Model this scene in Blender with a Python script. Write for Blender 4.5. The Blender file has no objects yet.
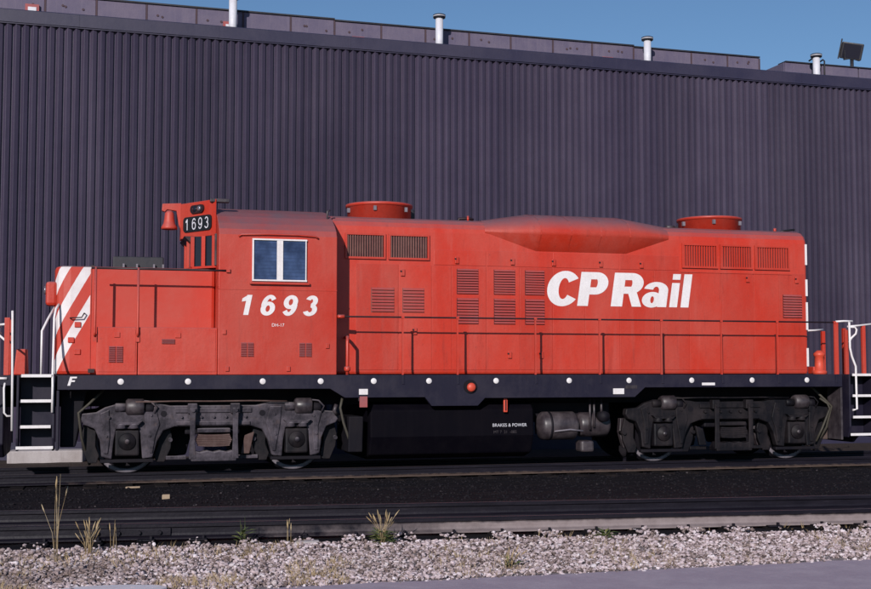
import bpy, math, random
import numpy as np
from mathutils import Matrix, Vector, noise
random.seed(7)
rng = np.random.default_rng(7)
R = math.radians
scene = bpy.context.scene
col = scene.collection

# ------------------------------------------------------------------ camera, sky, sun, exposure
cam_d = bpy.data.cameras.new('camera')
cam = bpy.data.objects.new('camera', cam_d); col.objects.link(cam)
cam_d.sensor_width = 36.0
cam_d.lens = 1212.0 / 871.0 * 36.0
cam_d.clip_end = 2000.0
YAW, PITCH = R(15.5), math.atan(75.5 / 1212.0)
cam.location = (-0.46, -21.44, 1.68)
view = Vector((math.sin(YAW) * math.cos(PITCH), math.cos(YAW) * math.cos(PITCH), math.sin(PITCH)))
cam.rotation_euler = view.to_track_quat('-Z', 'Y').to_euler()
scene.camera = cam

SUN = Vector((0.57, 1.0, -0.45)).normalized()          # direction the light travels
EL = math.asin(-SUN.z)
AZ = math.atan2(-SUN.x, -SUN.y)
w = bpy.data.worlds.new('World'); scene.world = w; w.use_nodes = True
wn = w.node_tree.nodes; wl = w.node_tree.links
bg = wn['Background']
sky = wn.new('ShaderNodeTexSky'); sky.sky_type = 'NISHITA'; sky.sun_disc = False
sky.sun_elevation = EL; sky.sun_rotation = AZ % (2 * math.pi)
sky.air_density = 1.0; sky.dust_density = 0.0; sky.ozone_density = 5.0
wl.new(sky.outputs[0], bg.inputs[0]); bg.inputs[1].default_value = 0.085
sd = bpy.data.lights.new('sun', 'SUN'); sd.energy = 4.0; sd.angle = R(0.6); sd.color = (1.0, 0.94, 0.90)
so = bpy.data.objects.new('sun', sd); col.objects.link(so)
so.rotation_euler = SUN.to_track_quat('-Z', 'Y').to_euler(); so.location = (-20, -35, 16)
scene.view_settings.view_transform = 'Standard'
scene.view_settings.look = 'None'
scene.view_settings.exposure = 0.0
scene.view_settings.gamma = 1.0

# ------------------------------------------------------------------ materials
def new_mat(name):
    m = bpy.data.materials.new(name); m.use_nodes = True
    nt = m.node_tree
    return m, nt, nt.nodes['Principled BSDF']

class NB:
    def __init__(s, nt):
        s.nt = nt; s.tc = nt.nodes.new('ShaderNodeTexCoord')
        s.geo = nt.nodes.new('ShaderNodeNewGeometry')
    def link(s, a, b): s.nt.links.new(a, b)
    def mapping(s, scale, src=None):
        mp = s.nt.nodes.new('ShaderNodeMapping'); mp.inputs['Scale'].default_value = scale
        s.link(src or s.geo.outputs['Position'], mp.inputs[0]); return mp.outputs[0]
    def noise(s, scale, detail=4, rough=.55, vec=None):
        n = s.nt.nodes.new('ShaderNodeTexNoise'); n.inputs['Scale'].default_value = scale
        n.inputs['Detail'].default_value = detail; n.inputs['Roughness'].default_value = rough
        s.link(vec or s.geo.outputs['Position'], n.inputs[0]); return n.outputs[0]
    def ramp(s, fac, stops):
        r = s.nt.nodes.new('ShaderNodeValToRGB'); e = r.color_ramp.elements
        while len(e) < len(stops): e.new(.5)
        for i, (p, c) in enumerate(stops):
            e[i].position = p; e[i].color = c if len(c) == 4 else (*c, 1)
        s.link(fac, r.inputs[0]); return r.outputs[0]
    def fac(s, f, lo, hi):
        m = s.nt.nodes.new('ShaderNodeMapRange'); m.inputs[1].default_value = lo; m.inputs[2].default_value = hi
        s.link(f, m.inputs[0]); return m.outputs[0]
    def mix(s, f, a, b):
        m = s.nt.nodes.new('ShaderNodeMix'); m.data_type = 'RGBA'
        for v, k in ((f, 0), (a, 6), (b, 7)):
            if hasattr(v, 'is_linked'): s.link(v, m.inputs[k])
            elif k: m.inputs[k].default_value = (*v, 1)
            else: m.inputs[0].default_value = v
        return m.outputs[2]
    def math(s, op, a, b=None, c=None):
        m = s.nt.nodes.new('ShaderNodeMath'); m.operation = op
        for i, v in enumerate((a, b, c)):
            if v is None: continue
            if hasattr(v, 'is_linked'): s.link(v, m.inputs[i])
            else: m.inputs[i].default_value = v
        return m.outputs[0]
    def bump(s, h, strength, dist, bsdf):
        b = s.nt.nodes.new('ShaderNodeBump'); b.inputs['Strength'].default_value = strength
        b.inputs['Distance'].default_value = dist
        s.link(h, b.inputs['Height']); s.link(b.outputs[0], bsdf.inputs['Normal'])
    def sep(s, src):
        n = s.nt.nodes.new('ShaderNodeSeparateXYZ'); s.link(src, n.inputs[0]); return n.outputs

def paint(name, base, dirt, amount=.5, rough=.5, nscale=1.2, streak=True, dust=None, bump=.15, spec=.5):
    m, nt, b = new_mat(name); n = NB(nt)
    f = n.fac(n.noise(nscale, 6, .62), .42, .75)
    c = n.mix(n.math('MULTIPLY', f, amount), base, dirt)
    if streak:
        st = n.fac(n.noise(1.0, 5, .6, n.mapping((9, 9, .7))), .5, .8)
        c = n.mix(n.math('MULTIPLY', st, amount * .7), c, dirt)
    fine = n.noise(38, 3, .6)
    hsv = nt.nodes.new('ShaderNodeHueSaturation'); n.link(c, hsv.inputs['Color'])
    n.link(n.math('MULTIPLY_ADD', fine, .35, .82), hsv.inputs['Value']); c = hsv.outputs[0]
    if dust:
        nz = n.sep(n.geo.outputs['Normal'])[2]
        d = n.math('MULTIPLY', n.fac(nz, .25, .95), n.math('MULTIPLY_ADD', n.noise(3, 5), .7, .45))
        d = n.math('MINIMUM', d, .92)
        c = n.mix(d, c, dust)
    n.link(c, b.inputs['Base Color'])
    b.inputs['Roughness'].default_value = rough
    n.link(n.math('MULTIPLY_ADD', f, .25, rough - .05), b.inputs['Roughness'])
    b.inputs['Specular IOR Level'].default_value = spec
    if bump: n.bump(n.noise(5, 4), bump, .02, b)
    return m

RED = (.49, .031, .013); REDD = (.45, .066, .044)
M = {}
def red_paint(name):
    m, nt, b = new_mat(name); n = NB(nt)
    fade = n.fac(n.noise(1.0, 6, .62, n.mapping((1.0, 1.0, .55))), .40, .72)
    c = n.mix(n.math('MULTIPLY', fade, .85), RED, (.46, .070, .047))
    chalk = n.fac(n.noise(1.0, 5, .65, n.mapping((4.5, 4.5, .35))), .55, .80)       # chalky vertical wash marks
    c = n.mix(n.math('MULTIPLY', chalk, .30), c, (.49, .135, .11))
    grime = n.fac(n.noise(1.0, 6, .7, n.mapping((7, 7, .9))), .58, .84)             # dark oil runs
    c = n.mix(n.math('MULTIPLY', grime, .55), c, (.14, .020, .015))
    spot = n.fac(n.noise(21, 3, .6), .66, .73)
    c = n.mix(n.math('MULTIPLY', spot, .35), c, (.16, .035, .028))
    oi = nt.nodes.new('ShaderNodeObjectInfo')
    hsv = nt.nodes.new('ShaderNodeHueSaturation'); n.link(c, hsv.inputs['Color'])
    val = n.math('ADD', n.math('MULTIPLY', n.noise(34, 3, .6), .26), n.math('MULTIPLY_ADD', oi.outputs['Random'], .13, .80))
    n.link(val, hsv.inputs['Value']); c = hsv.outputs[0]
    nz = n.sep(n.geo.outputs['Normal'])[2]
    d = n.math('MULTIPLY', n.fac(nz, .2, .95), n.math('MULTIPLY_ADD', n.noise(2.4, 6, .65), .95, .32))
    c = n.mix(n.math('MINIMUM', d, .93), c, (.165, .105, .12))
    n.link(c, b.inputs['Base Color'])
    n.link(n.math('MULTIPLY_ADD', fade, .22, .38), b.inputs['Roughness'])
    h = n.math('ADD', n.noise(2.2, 3), n.math('MULTIPLY', n.noise(28, 3), .12))
    n.bump(h, .35, .03, b)
    return m
M['red'] = red_paint('red_paint')
M['navy'] = paint('navy_black_paint', (.0125, .0105, .024), (.036, .030, .044), .5, .5, 2.2, spec=.3)
M['white'] = paint('white_paint', (.78, .74, .74), (.55, .48, .46), .45, .5, 2.5, bump=0)
M['black'] = paint('tank_black', (.0025, .002, .0045), (.007, .0055, .008), .5, .7, 2.0, spec=.06)
M['under'] = paint('underframe_black', (.006, .005, .009), (.018, .014, .016), .45, .7, 2.5, spec=.2)
M['truck_dusty'] = paint('truck_dusty', (.013, .010, .016), (.20, .17, .20), .62, .7, 3.4, bump=.4, spec=.25)
M['truck_greasy'] = paint('truck_greasy', (.004, .0035, .006), (.042, .031, .033), .55, .6, 2.4, bump=.4, spec=.25)
def dusty(name):
    m, nt, b = new_mat(name); n = NB(nt)
    f = n.fac(n.noise(2.6, 7, .64), .42, .68)
    c = n.mix(n.fac(n.noise(18, 5, .7), .3, .7), (.012, .010, .015), (.034, .028, .038))
    c = n.mix(n.math('MULTIPLY', f, .55), c, (.165, .138, .165))
    up = n.fac(n.sep(n.geo.outputs['Normal'])[2], .15, .9)
    c = n.mix(n.math('MULTIPLY', up, .55), c, (.30, .26, .28))  # upward faces painted lighter to imitate light from above, over the dust
    run = n.fac(n.noise(1.0, 5, .7, n.mapping((16, 16, 2.0))), .55, .75)
    c = n.mix(n.math('MULTIPLY', run, .7), c, (.012, .009, .011))
    c = n.mix(n.math('MULTIPLY', n.fac(n.noise(6, 4), .58, .72), .4), c, (.085, .055, .047))
    n.link(c, b.inputs['Base Color']); b.inputs['Roughness'].default_value = .7; b.inputs['Specular IOR Level'].default_value = .3
    n.bump(n.noise(14, 5), .5, .02, b); return m
M['truck_dusty'] = dusty('truck_dust_toplit')
M['shutter'] = paint('shutter_dusty', (.15, .055, .048), (.24, .12, .10), .7, .7, 5)
M['rusty'] = paint('rusty_spring', (.07, .035, .03), (.17, .12, .11), .6, .8, 6)
M['steel'] = paint('worn_steel', (.20, .18, .21), (.06, .05, .055), .7, .45, 6, streak=False)
M['tank_grey'] = paint('reservoir_grey', (.030, .023, .028), (.12, .098, .105), .6, .42, 4)
M['rail_red'] = paint('rail_dark_red', (.016, .006, .009), (.05, .015, .017), .4, .5, 4, streak=False, bump=0)
M['rubber'] = paint('rubber', (.012, .011, .014), (.05, .04, .04), .4, .6, 4, streak=False)
M['plate'] = paint('black_plate', (.008, .008, .010), (.02, .02, .02), .3, .3, 4, streak=False, bump=0)
M['orange'] = paint('orange_red_cap', (.62, .07, .035), (.3, .06, .05), .4, .5, 8, streak=False)
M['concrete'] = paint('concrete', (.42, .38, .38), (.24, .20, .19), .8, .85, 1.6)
M['galv'] = paint('galvanised', (.66, .65, .70), (.42, .40, .44), .5, .5, 2.5, bump=0)
M['hose'] = paint('dusty_hose', (.055, .048, .036), (.03, .024, .022), .5, .7, 6, streak=False)
M['brown'] = paint('brown_box', (.075, .05, .045), (.14, .1, .09), .6, .8, 4)
M['roofpanel'] = paint('roof_panel', (.10, .082, .135), (.17, .14, .185), .8, .75, 1.6)
M['rust_trim'] = paint('rust_trim', (.06, .035, .045), (.10, .06, .065), .7, .85, 7)
M['redtrim'] = paint('faded_red_trim', (.34, .075, .075), (.24, .12, .13), .5, .7, 5)
M['fascia'] = paint('fascia', (.024, .020, .046), (.036, .030, .060), .7, .5, .8)
M['darkmetal'] = paint('dark_metal', (.016, .016, .022), (.05, .045, .05), .4, .55, 4)

# corrugated cladding
m, nt, b = new_mat('cladding'); n = NB(nt)
per = n.noise(1.0, 3, .5, n.mapping((3.1, 3.1, .10)))
big = n.noise(.35, 4, .6)
c = n.ramp(n.math('ADD', n.math('MULTIPLY', per, .6), n.math('MULTIPLY', big, .4)),
           [(.3, (.034, .026, .050)), (.5, (.049, .038, .066)), (.72, (.074, .059, .092))])
sp = n.fac(n.noise(26, 2, .5), .74, .78)
c = n.mix(n.math('MULTIPLY', sp, .35), c, (.16, .14, .19))
oi = nt.nodes.new('ShaderNodeObjectInfo'); hs = nt.nodes.new('ShaderNodeHueSaturation'); n.link(c, hs.inputs['Color'])
runs = n.fac(n.noise(1.0, 5, .65, n.mapping((11, 11, .25))), .45, .8)
n.link(n.math('ADD', n.math('MULTIPLY_ADD', oi.outputs['Random'], .22, .86), n.math('MULTIPLY', runs, .22)), hs.inputs['Value']); c = hs.outputs[0]
n.bump(n.noise(1.3, 3), .5, .05, b)
n.link(c, b.inputs['Base Color']); b.inputs['Roughness'].default_value = .45; b.inputs['Specular IOR Level'].default_value = .4
M['cladding'] = m

# striped nose paint: diagonal white stripes on the front metre of the short hood
m, nt, b = new_mat('striped_nose'); n = NB(nt)
X, Y, Z = n.sep(n.geo.outputs['Position'])
yy = n.math('ABSOLUTE', Y)
xs = n.math('SUBTRACT', X, n.math('MULTIPLY', n.math('MAXIMUM', n.math('SUBTRACT', .95, yy), 0), .35))
cc = n.math('SUBTRACT', n.math('MULTIPLY', xs, 1.8), Z)
ph = n.math('ADD', n.math('DIVIDE', n.math('ADD', cc, 3.85), .66), 40.5)
tri = n.math('ABSOLUTE', n.math('SUBTRACT', n.math('FRACT', ph), .5))
wobble = n.math('MULTIPLY', n.math('SUBTRACT', n.noise(14, 3), .5), .03)
st = n.math('LESS_THAN', n.math('ADD', tri, wobble), .235)
st = n.math('MULTIPLY', st, n.math('LESS_THAN', X, -.60))
st = n.math('MULTIPLY', st, n.math('LESS_THAN', cc, -3.6))
f = n.fac(n.noise(1.3, 6, .62), .42, .75)
red = n.mix(n.math('MULTIPLY', f, .85), RED, REDD)
red = n.mix(n.math('MULTIPLY', n.fac(n.noise(1.0, 6, .7, n.mapping((7, 7, .9))), .6, .84), .5), red, (.14, .02, .015))
wht = n.mix(n.math('MULTIPLY', n.fac(n.noise(5, 5), .4, .8), .5), (.74, .70, .70), (.52, .40, .38))
c = n.mix(st, red, wht)
nz = n.sep(n.geo.outputs['Normal'])[2]
c = n.mix(n.math('MULTIPLY', n.fac(nz, .3, .95), .7), c, (.2, .12, .12))
n.link(c, b.inputs['Base Color']); b.inputs['Roughness'].default_value = .5
n.bump(n.noise(5, 4), .15, .02, b)
M['nose'] = m

# window panes: sky reflection painted as patchy blue, faint blind slats behind the glass
m, nt, b = new_mat('cab_glass'); n = NB(nt)
z = n.sep(n.geo.outputs['Position'])[2]
sl = n.math('FRACT', n.math('MULTIPLY', z, 17))
sl = n.math('MULTIPLY', n.math('GREATER_THAN', sl, .8), .5)
c = n.mix(sl, n.mix(n.fac(n.noise(2.6, 4, .6), .35, .65), (.008, .016, .060), (.050, .085, .20)), (.010, .018, .062))
n.link(c, b.inputs['Base Color']); b.inputs['Roughness'].default_value = .25
b.inputs['Coat Weight'].default_value = .5; b.inputs['Coat Roughness'].default_value = .05
M['glass'] = m
m, nt, b = new_mat('dark_glass'); b.inputs['Base Color'].default_value = (.012, .013, .022, 1)
b.inputs['Roughness'].default_value = .12; M['darkglass'] = m
m, nt, b = new_mat('lamp_lens'); b.inputs['Base Color'].default_value = (.30, .27, .30, 1)
b.inputs['Roughness'].default_value = .15; b.inputs['Metallic'].default_value = .6; M['lens'] = m

def island_mat(name, stops, rough=.85, extra=None):
    m, nt, b = new_mat(name); n = NB(nt)
    c = n.ramp(n.geo.outputs['Random Per Island'], stops)
    c = n.mix(n.fac(n.noise(30, 3), .45, .8), c, extra or (.2, .16, .16))
    if name == 'light_ballast':
        px = n.sep(n.geo.outputs['Position'])[0]
        df = n.math('MULTIPLY', n.fac(n.noise(.9, 5, .7), .45, .62), n.math('MULTIPLY_ADD', n.fac(px, 3.0, -1.0), .45, .2))
        c = n.mix(df, c, (.15, .105, .085))
    n.link(c, b.inputs['Base Color']); b.inputs['Roughness'].default_value = rough
    b.inputs['Specular IOR Level'].default_value = .25
    return m
M['stones'] = island_mat('light_ballast', [(0, (.05, .035, .037)), (.22, (.20, .145, .14)), (.45, (.46, .36, .375)), (.8, (.62, .51, .54)), (1, (.80, .72, .75))], extra=(.42, .33, .29))
M['darkstones'] = island_mat('oily_ballast', [(0, (.003, .0025, .005)), (.7, (.008, .006, .009)), (.985, (.015, .0115, .014)), (1, (.08, .065, .07))], .8, (.007, .005, .008))
M['straw'] = island_mat('dry_straw', [(0, (.30, .21, .11)), (.6, (.42, .31, .17)), (1, (.5, .4, .26))], .8, (.3, .2, .1))
M['leaf'] = island_mat('green_leaf', [(0, (.05, .075, .025)), (.7, (.09, .12, .04)), (1, (.2, .19, .07))], .7, (.08, .1, .03))

# ground colours by place: oil soaked cinders between the rails, pale gravel outside them
m, nt, b = new_mat('yard_ground'); n = NB(nt)
X, Y, Z = n.sep(n.geo.outputs['Position'])
nz = n.math('SUBTRACT', n.noise(2.3, 5, .65), .5)
line = n.math('ADD', Y, n.math('MULTIPLY_ADD', X, .105, 8.05))        # distance outside the near track's ties
g = n.fac(n.math('ADD', line, n.math('MULTIPLY', nz, .5)), .05, -.30)
dark = n.ramp(n.noise(9, 6, .7), [(.3, (.004, .003, .006)), (.55, (.0075, .006, .010)), (.75, (.014, .011, .014))])
band_ = n.fac(n.noise(1.0, 5, .65, n.mapping((.35, 5, 1))), .45, .75)
dark = n.mix(n.math('MULTIPLY', band_, .7), dark, (.026, .0185, .018))
pale = n.ramp(n.noise(40, 5, .7), [(.3, (.07, .055, .055)), (.5, (.26, .22, .22)), (.75, (.42, .36, .37))])
c = n.mix(g, dark, pale)
wside = n.fac(n.math('ADD', Y, n.math('MULTIPLY', nz, 1.6)), 3.0, 3.9)
c = n.mix(wside, c, n.mix(n.noise(5, 5), (.030, .022, .020), (.09, .065, .055)))
n.link(c, b.inputs['Base Color']); b.inputs['Roughness'].default_value = .9; b.inputs['Specular IOR Level'].default_value = .15
n.bump(n.noise(22, 6, .7), .8, .04, b)
M['ground'] = m
M['asphalt'] = paint('asphalt', (.37, .295, .35), (.46, .38, .43), .7, .9, 3, streak=False, bump=.3)
M['patch'] = paint('pale_patch', (.72, .67, .72), (.5, .44, .47), .6, .9, 6, streak=False)
M['tie'] = paint('creosoted_wood', (.010, .008, .009), (.030, .023, .022), .6, .9, 5, spec=.1)
M['wood'] = paint('bare_wood', (.38, .28, .19), (.22, .15, .11), .5, .8, 9)
# rail steel: dark greasy film, dust caked along part of the near rail
def rail_mat(name, x0=None, x1=None, z0=-.045, z1=-.075, cols=((.15, .115, .115), (.34, .28, .28))):
    m, nt, b = new_mat(name); n = NB(nt)
    base = n.ramp(n.noise(1.0, 5, .65, n.mapping((1.2, 20, 14))), [(.3, (.005, .004, .008)), (.6, (.011, .009, .015)), (.8, (.028, .022, .030))])
    if x0 is not None:
        X, Y, Z = n.sep(n.geo.outputs['Position'])
        f = n.fac(n.math('ADD', X, n.math('MULTIPLY', n.math('SUBTRACT', n.noise(1.6, 5, .7), .5), 5)), x0, x1)
        hz = n.fac(n.math('ADD', Z, n.math('MULTIPLY', n.math('SUBTRACT', n.noise(7, 4), .5), .05)), z0, z1)
        dust = n.mix(n.noise(6, 5, .7), *cols)
        base = n.mix(n.math('MULTIPLY', n.math('MULTIPLY', f, hz), .95), base, dust)
    hd = n.math('MULTIPLY', n.fac(n.sep(n.geo.outputs['Normal'])[2], .93, .99), n.math('GREATER_THAN', n.sep(n.geo.outputs['Position'])[2], -.01))
    base = n.mix(n.math('MULTIPLY', hd, .8), base, (.11, .09, .095))
    n.link(base, b.inputs['Base Color']); b.inputs['Roughness'].default_value = .5
    b.inputs['Specular IOR Level'].default_value = .2
    n.bump(n.noise(18, 4), .3, .01, b)
    return m
M['rail'] = rail_mat('rail_greasy')
M['rail_foot'] = rail_mat('rail_foot', -1, .5, -.125, -.15, ((.05, .036, .033), (.15, .105, .085)))
M['rail_dusty'] = rail_mat('rail_dusty', 1.5, 4.2)

# ------------------------------------------------------------------ mesh helpers
WM = {}                                                    # object name -> world matrix
class MB:
    def __init__(s): s.v = []; s.f = []; s.sm = []
    def add(s, v, f, smooth=False):
        o = len(s.v); s.v += [tuple(p) for p in v]
        s.f += [[i + o for i in q] for q in f]; s.sm += [smooth] * len(f); return s
    def box(s, x0, x1, y0, y1, z0, z1):
        x0, x1 = min(x0, x1), max(x0, x1); y0, y1 = min(y0, y1), max(y0, y1); z0, z1 = min(z0, z1), max(z0, z1)
        return s.add([(x0, y0, z0), (x1, y0, z0), (x1, y1, z0), (x0, y1, z0), (x0, y0, z1), (x1, y0, z1), (x1, y1, z1), (x0, y1, z1)],
                     [(0, 3, 2, 1), (4, 5, 6, 7), (0, 1, 5, 4), (1, 2, 6, 5), (2, 3, 7, 6), (3, 0, 4, 7)])
    def prism(s, pts, ax, a0, a1, smooth=False):
        """polygon pts extruded along ax: 'x' pts=(y,z); 'y' pts=(x,z); 'z' pts=(x,y)"""
        k = len(pts)
        ar = sum(pts[i][0] * pts[(i + 1) % k][1] - pts[(i + 1) % k][0] * pts[i][1] for i in range(k))
        if ar < 0: pts = pts[::-1]
        fn = {'x': lambda p, a: (a, p[0], p[1]), 'y': lambda p, a: (p[0], a, p[1]), 'z': lambda p, a: (p[0], p[1], a)}[ax]
        if a0 > a1: a0, a1 = a1, a0
        if ax == 'y': a0, a1 = a1, a0
        v = [fn(p, a0) for p in pts] + [fn(p, a1) for p in pts]
        s.add(v, [[i, (i + 1) % k, (i + 1) % k + k, i + k] for i in range(k)], smooth)
        o = len(s.v) - 2 * k
        s.f += [[o + i for i in range(k)][::-1], [o + k + i for i in range(k)]]; s.sm += [False, False]
        return s
    def tube(s, path, r, n=8, cap=True):
        P = [Vector(p) for p in path]; rings = []
        t0 = (P[1] - P[0]).normalized()
        ref = Vector((0, 0, 1)) if abs(t0.z) < .9 else Vector((0, 1, 0))
        u = t0.cross(ref).normalized()
        for i, p in enumerate(P):
            t = (P[min(i + 1, len(P) - 1)] - P[max(i - 1, 0)]).normalized()
            u = (u - t * u.dot(t)).normalized(); w_ = t.cross(u)
            rr = r[i] if isinstance(r, (list, tuple)) else r
            rings.append([p + (u * math.cos(2 * math.pi * j / n) + w_ * math.sin(2 * math.pi * j / n)) * rr for j in range(n)])
        v = [q for rg in rings for q in rg]; f = []
        for i in range(len(P) - 1):
            for j in range(n):
                f.append((i * n + j, i * n + (j + 1) % n, (i + 1) * n + (j + 1) % n, (i + 1) * n + j))
        s.add(v, f, True)
        if cap:
            o = len(s.v) - len(v)
            s.f += [[o + j for j in range(n)][::-1], [o + len(v) - n + j for j in range(n)]]; s.sm += [False, False]
        return s
    def lathe(s, prof, c, ax='z', n=32, caps=True):
        """prof [(radius, height)] round axis ax through c"""
        c = Vector(c); v = []; f = []
        for r, h in prof:
            for j in range(n):
                a = 2 * math.pi * j / n; p, q = r * math.cos(a), r * math.sin(a)
                v.append(c + Vector({'z': (p, q, h), 'y': (q, h, p), 'x': (h, p, q)}[ax]))
        k = len(prof)
        for i in range(k - 1):
            for j in range(n):
                f.append((i * n + j, i * n + (j + 1) % n, (i + 1) * n + (j + 1) % n, (i + 1) * n + j))
        s.add(v, f, True)
        o = len(s.v) - len(v)
        if caps and prof[0][0] > 1e-4: s.f.append([o + j for j in range(n)][::-1]); s.sm.append(False)
        if caps and prof[-1][0] > 1e-4: s.f.append([o + (k - 1) * n + j for j in range(n)]); s.sm.append(False)
        return s
    def build(s, name, mat, parent=None, A=None, bevel=0, autosmooth=False):
        P = np.array(s.v); c = (P.min(0) + P.max(0)) / 2
        me = bpy.data.meshes.new(name); me.from_pydata((P - c).tolist(), [], s.f)
        me.polygons.foreach_set('use_smooth', s.sm)
        me.materials.append(M[mat] if isinstance(mat, str) else mat); me.update()
        if autosmooth: me.set_sharp_from_angle(angle=R(35))
        o = bpy.data.objects.new(name, me)
        place(o, (A or Matrix()) @ Matrix.Translation(c), parent)
        if bevel:
            b = o.modifiers.new('bevel', 'BEVEL'); b.width = bevel; b.segments = 2; b.limit_method = 'ANGLE'; b.angle_limit = R(40)
        return o

def place(o, world, parent=None):
    col.objects.link(o); WM[o.name] = world
    if parent:
        o.parent = parent; o.matrix_basis = WM[parent.name].inverted() @ world
    else: o.matrix_basis = world
    return o
def empty(name, world, label, cat, group=None):
    o = bpy.data.objects.new(name, None); o.empty_display_size = .3
    place(o, world); tag(o, label, cat, group); return o
def tag(o, label=None, cat=None, group=None, kind=None):
    if label: o['label'] = label
    if cat: o['category'] = cat
    if group: o['group'] = group
    if kind: o['kind'] = kind
    return o
def share(src, name, world, parent):
    o = bpy.data.objects.new(name, src.data); place(o, world, parent)
    for md in src.modifiers:
        b = o.modifiers.new(md.name, md.type); b.width = md.width; b.segments = md.segments; b.limit_method = md.limit_method; b.angle_limit = md.angle_limit
    return o
def moved(src, parent, dx=0, dy=0, dz=0, name=None):
    return share(src, name or src.name.split('.')[0], Matrix.Translation((dx, dy, dz)) @ WM[src.name], parent)

# stroke lettering -----------------------------------------------------------
def band(cx, cy, rx, ry, wx, wy, a0, a1, n=20):
    o = [(cx + rx * math.cos(R(a0 + (a1 - a0) * i / n)), cy + ry * math.sin(R(a0 + (a1 - a0) * i / n))) for i in range(n + 1)]
    q = [(cx + (rx - wx) * math.cos(R(a0 + (a1 - a0) * i / n)), cy + (ry - wy) * math.sin(R(a0 + (a1 - a0) * i / n))) for i in range(n + 1)]
    return [[o[i], o[i + 1], q[i + 1], q[i]] for i in range(n)]
def rc(x0, y0, x1, y1): return [[(x0, y0), (x1, y0), (x1, y1), (x0, y1)]]
def G(ch, t=1.0):
    a, h = .215 * t, .165 * t
    if ch == 'C': return [band(.40, .5, .40, .52, a, h, 36, 324, 30)]
    if ch == 'P': return [rc(0, 0, a, 1), rc(a, 1 - h, .42, 1), rc(a, .34, .42, .34 + h), band(.42, .67, .31, .33, a, h, -90, 90)]
    if ch == 'R': return [rc(0, 0, a, 1), rc(a, 1 - h, .43, 1), rc(a, .38, .43, .38 + h), band(.43, .69, .30, .31, a, h, -90, 90),
                          [[(.38, .40), (.58, .45), (.74, 0), (.51, 0)]]]
    if ch == 'a': return [rc(.37, 0, .37 + a, .50), band(.30, .49, .285, .26, a, h * .85, 0, 168), band(.235, .215, .235, .235, a * .9, h * .8, 0, 360, 28)]
    if ch == 'i': return [rc(0, 0, a, .73), rc(0, .83, a, 1)]
    if ch == 'l': return [rc(0, 0, a, 1)]
    if ch == '1': return [rc(.20, 0, .20 + a, 1), [[(0, .66), (.20, .70), (.20, .96), (0, .82)]]]
    if ch == '6': return [band(.35, .33, .35, .35, a, h, 0, 360, 30), band(.37, .52, .37, .50, a, h, 38, 188)]
    if ch == '9': return [[[(.7 - x, 1 - y) for x, y in q] for q in s_] for s_ in G('6', t)]
    if ch == '3': return [band(.33, .73, .31, .29, a, h, -88, 160), band(.33, .29, .35, .31, a, h, -160, 92)]
    if ch == 'F': return [rc(0, 0, a, 1), rc(a, 1 - h, .62, 1), rc(a, .42, .54, .42 + h)]
def glyph(ch, x, z, h, w, y, shear=.2, t=1.0, flip=None):
    """glyph as thin sheets in the XZ plane facing -Y; each stroke a hair in front of the last"""
    mb = MB()
    for k, s_ in enumerate(G(ch, t)):
        for q in s_:
            pts = [(x + (px * w) + shear * pz * h, y - .0008 * k, z + pz * h) for px, pz in q]
            ar = sum(pts[i][0] * pts[(i + 1) % 4][2] - pts[(i + 1) % 4][0] * pts[i][2] for i in range(4))
            if ar < 0: pts = pts[::-1]
            mb.add(pts, [(0, 1, 2, 3)])
    return mb
def text_part(txt, size, x, y, z, mat, parent, name, shear=0.0, bold=0.0):
    cu = bpy.data.curves.new('t', 'FONT'); cu.body = txt; cu.size = size; cu.shear = shear; cu.offset = bold
    o = bpy.data.objects.new('t', cu); col.objects.link(o)
    dg = bpy.context.evaluated_depsgraph_get(); me = bpy.data.meshes.new_from_object(o.evaluated_get(dg))
    bpy.data.objects.remove(o)
    me.name = name; me.materials.clear(); me.materials.append(M[mat])
    ob = bpy.data.objects.new(name, me)
    place(ob, Matrix.Translation((x, y, z)) @ Matrix.Rotation(R(90), 4, 'X'), parent)
    tag(ob, kind='stuff')
    return ob

# ------------------------------------------------------------------ ground
def axis(lo, a, b_, hi, step):
    fine = list(np.arange(a, b_ + 1e-6, step))
    out = []; d = step
    x = a
    while x > lo: d *= 1.6; x = max(lo, x - d); out.insert(0, x)
    up = []; x = b_; d = step
    while x < hi: d *= 1.6; x = min(hi, x + d); up.append(x)
    return out + fine + up
def near_line(x): return -7.98 - .105 * (x - 3.5)            # near rail of the skewed siding
def gh(x, y):
    z = -.20
    nl = near_line(x)
    t = min(max((nl - .75 - y) / 1.2, 0), 1); z -= .10 * t
    if y > 1.6: z -= .03
    amp = .018 if -10.6 < y < 3 else .008
    return z + amp * (noise.noise((x * 2.2, y * 2.2, 0)) + .7 * noise.noise((x * 6, y * 6, 3)))
xs = axis(-400, -7, 22, 400, .14); ys = axis(-300, -12, 6.4, 400, .14)
vv = []
for y in ys:
    for x in xs:
        near = -9 < x < 24 and -13 < y < 8
        vv.append((x, y, gh(x, y) if near else (-.30 if y < -10 else -.23)))
nx = len(xs)
ff = [(j * nx + i, j * nx + i + 1, (j + 1) * nx + i + 1, (j + 1) * nx + i) for j in range(len(ys) - 1) for i in range(nx - 1)]
g = MB(); g.add(vv, ff, True); tag(g.build('ground', 'ground'), kind='structure')
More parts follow.
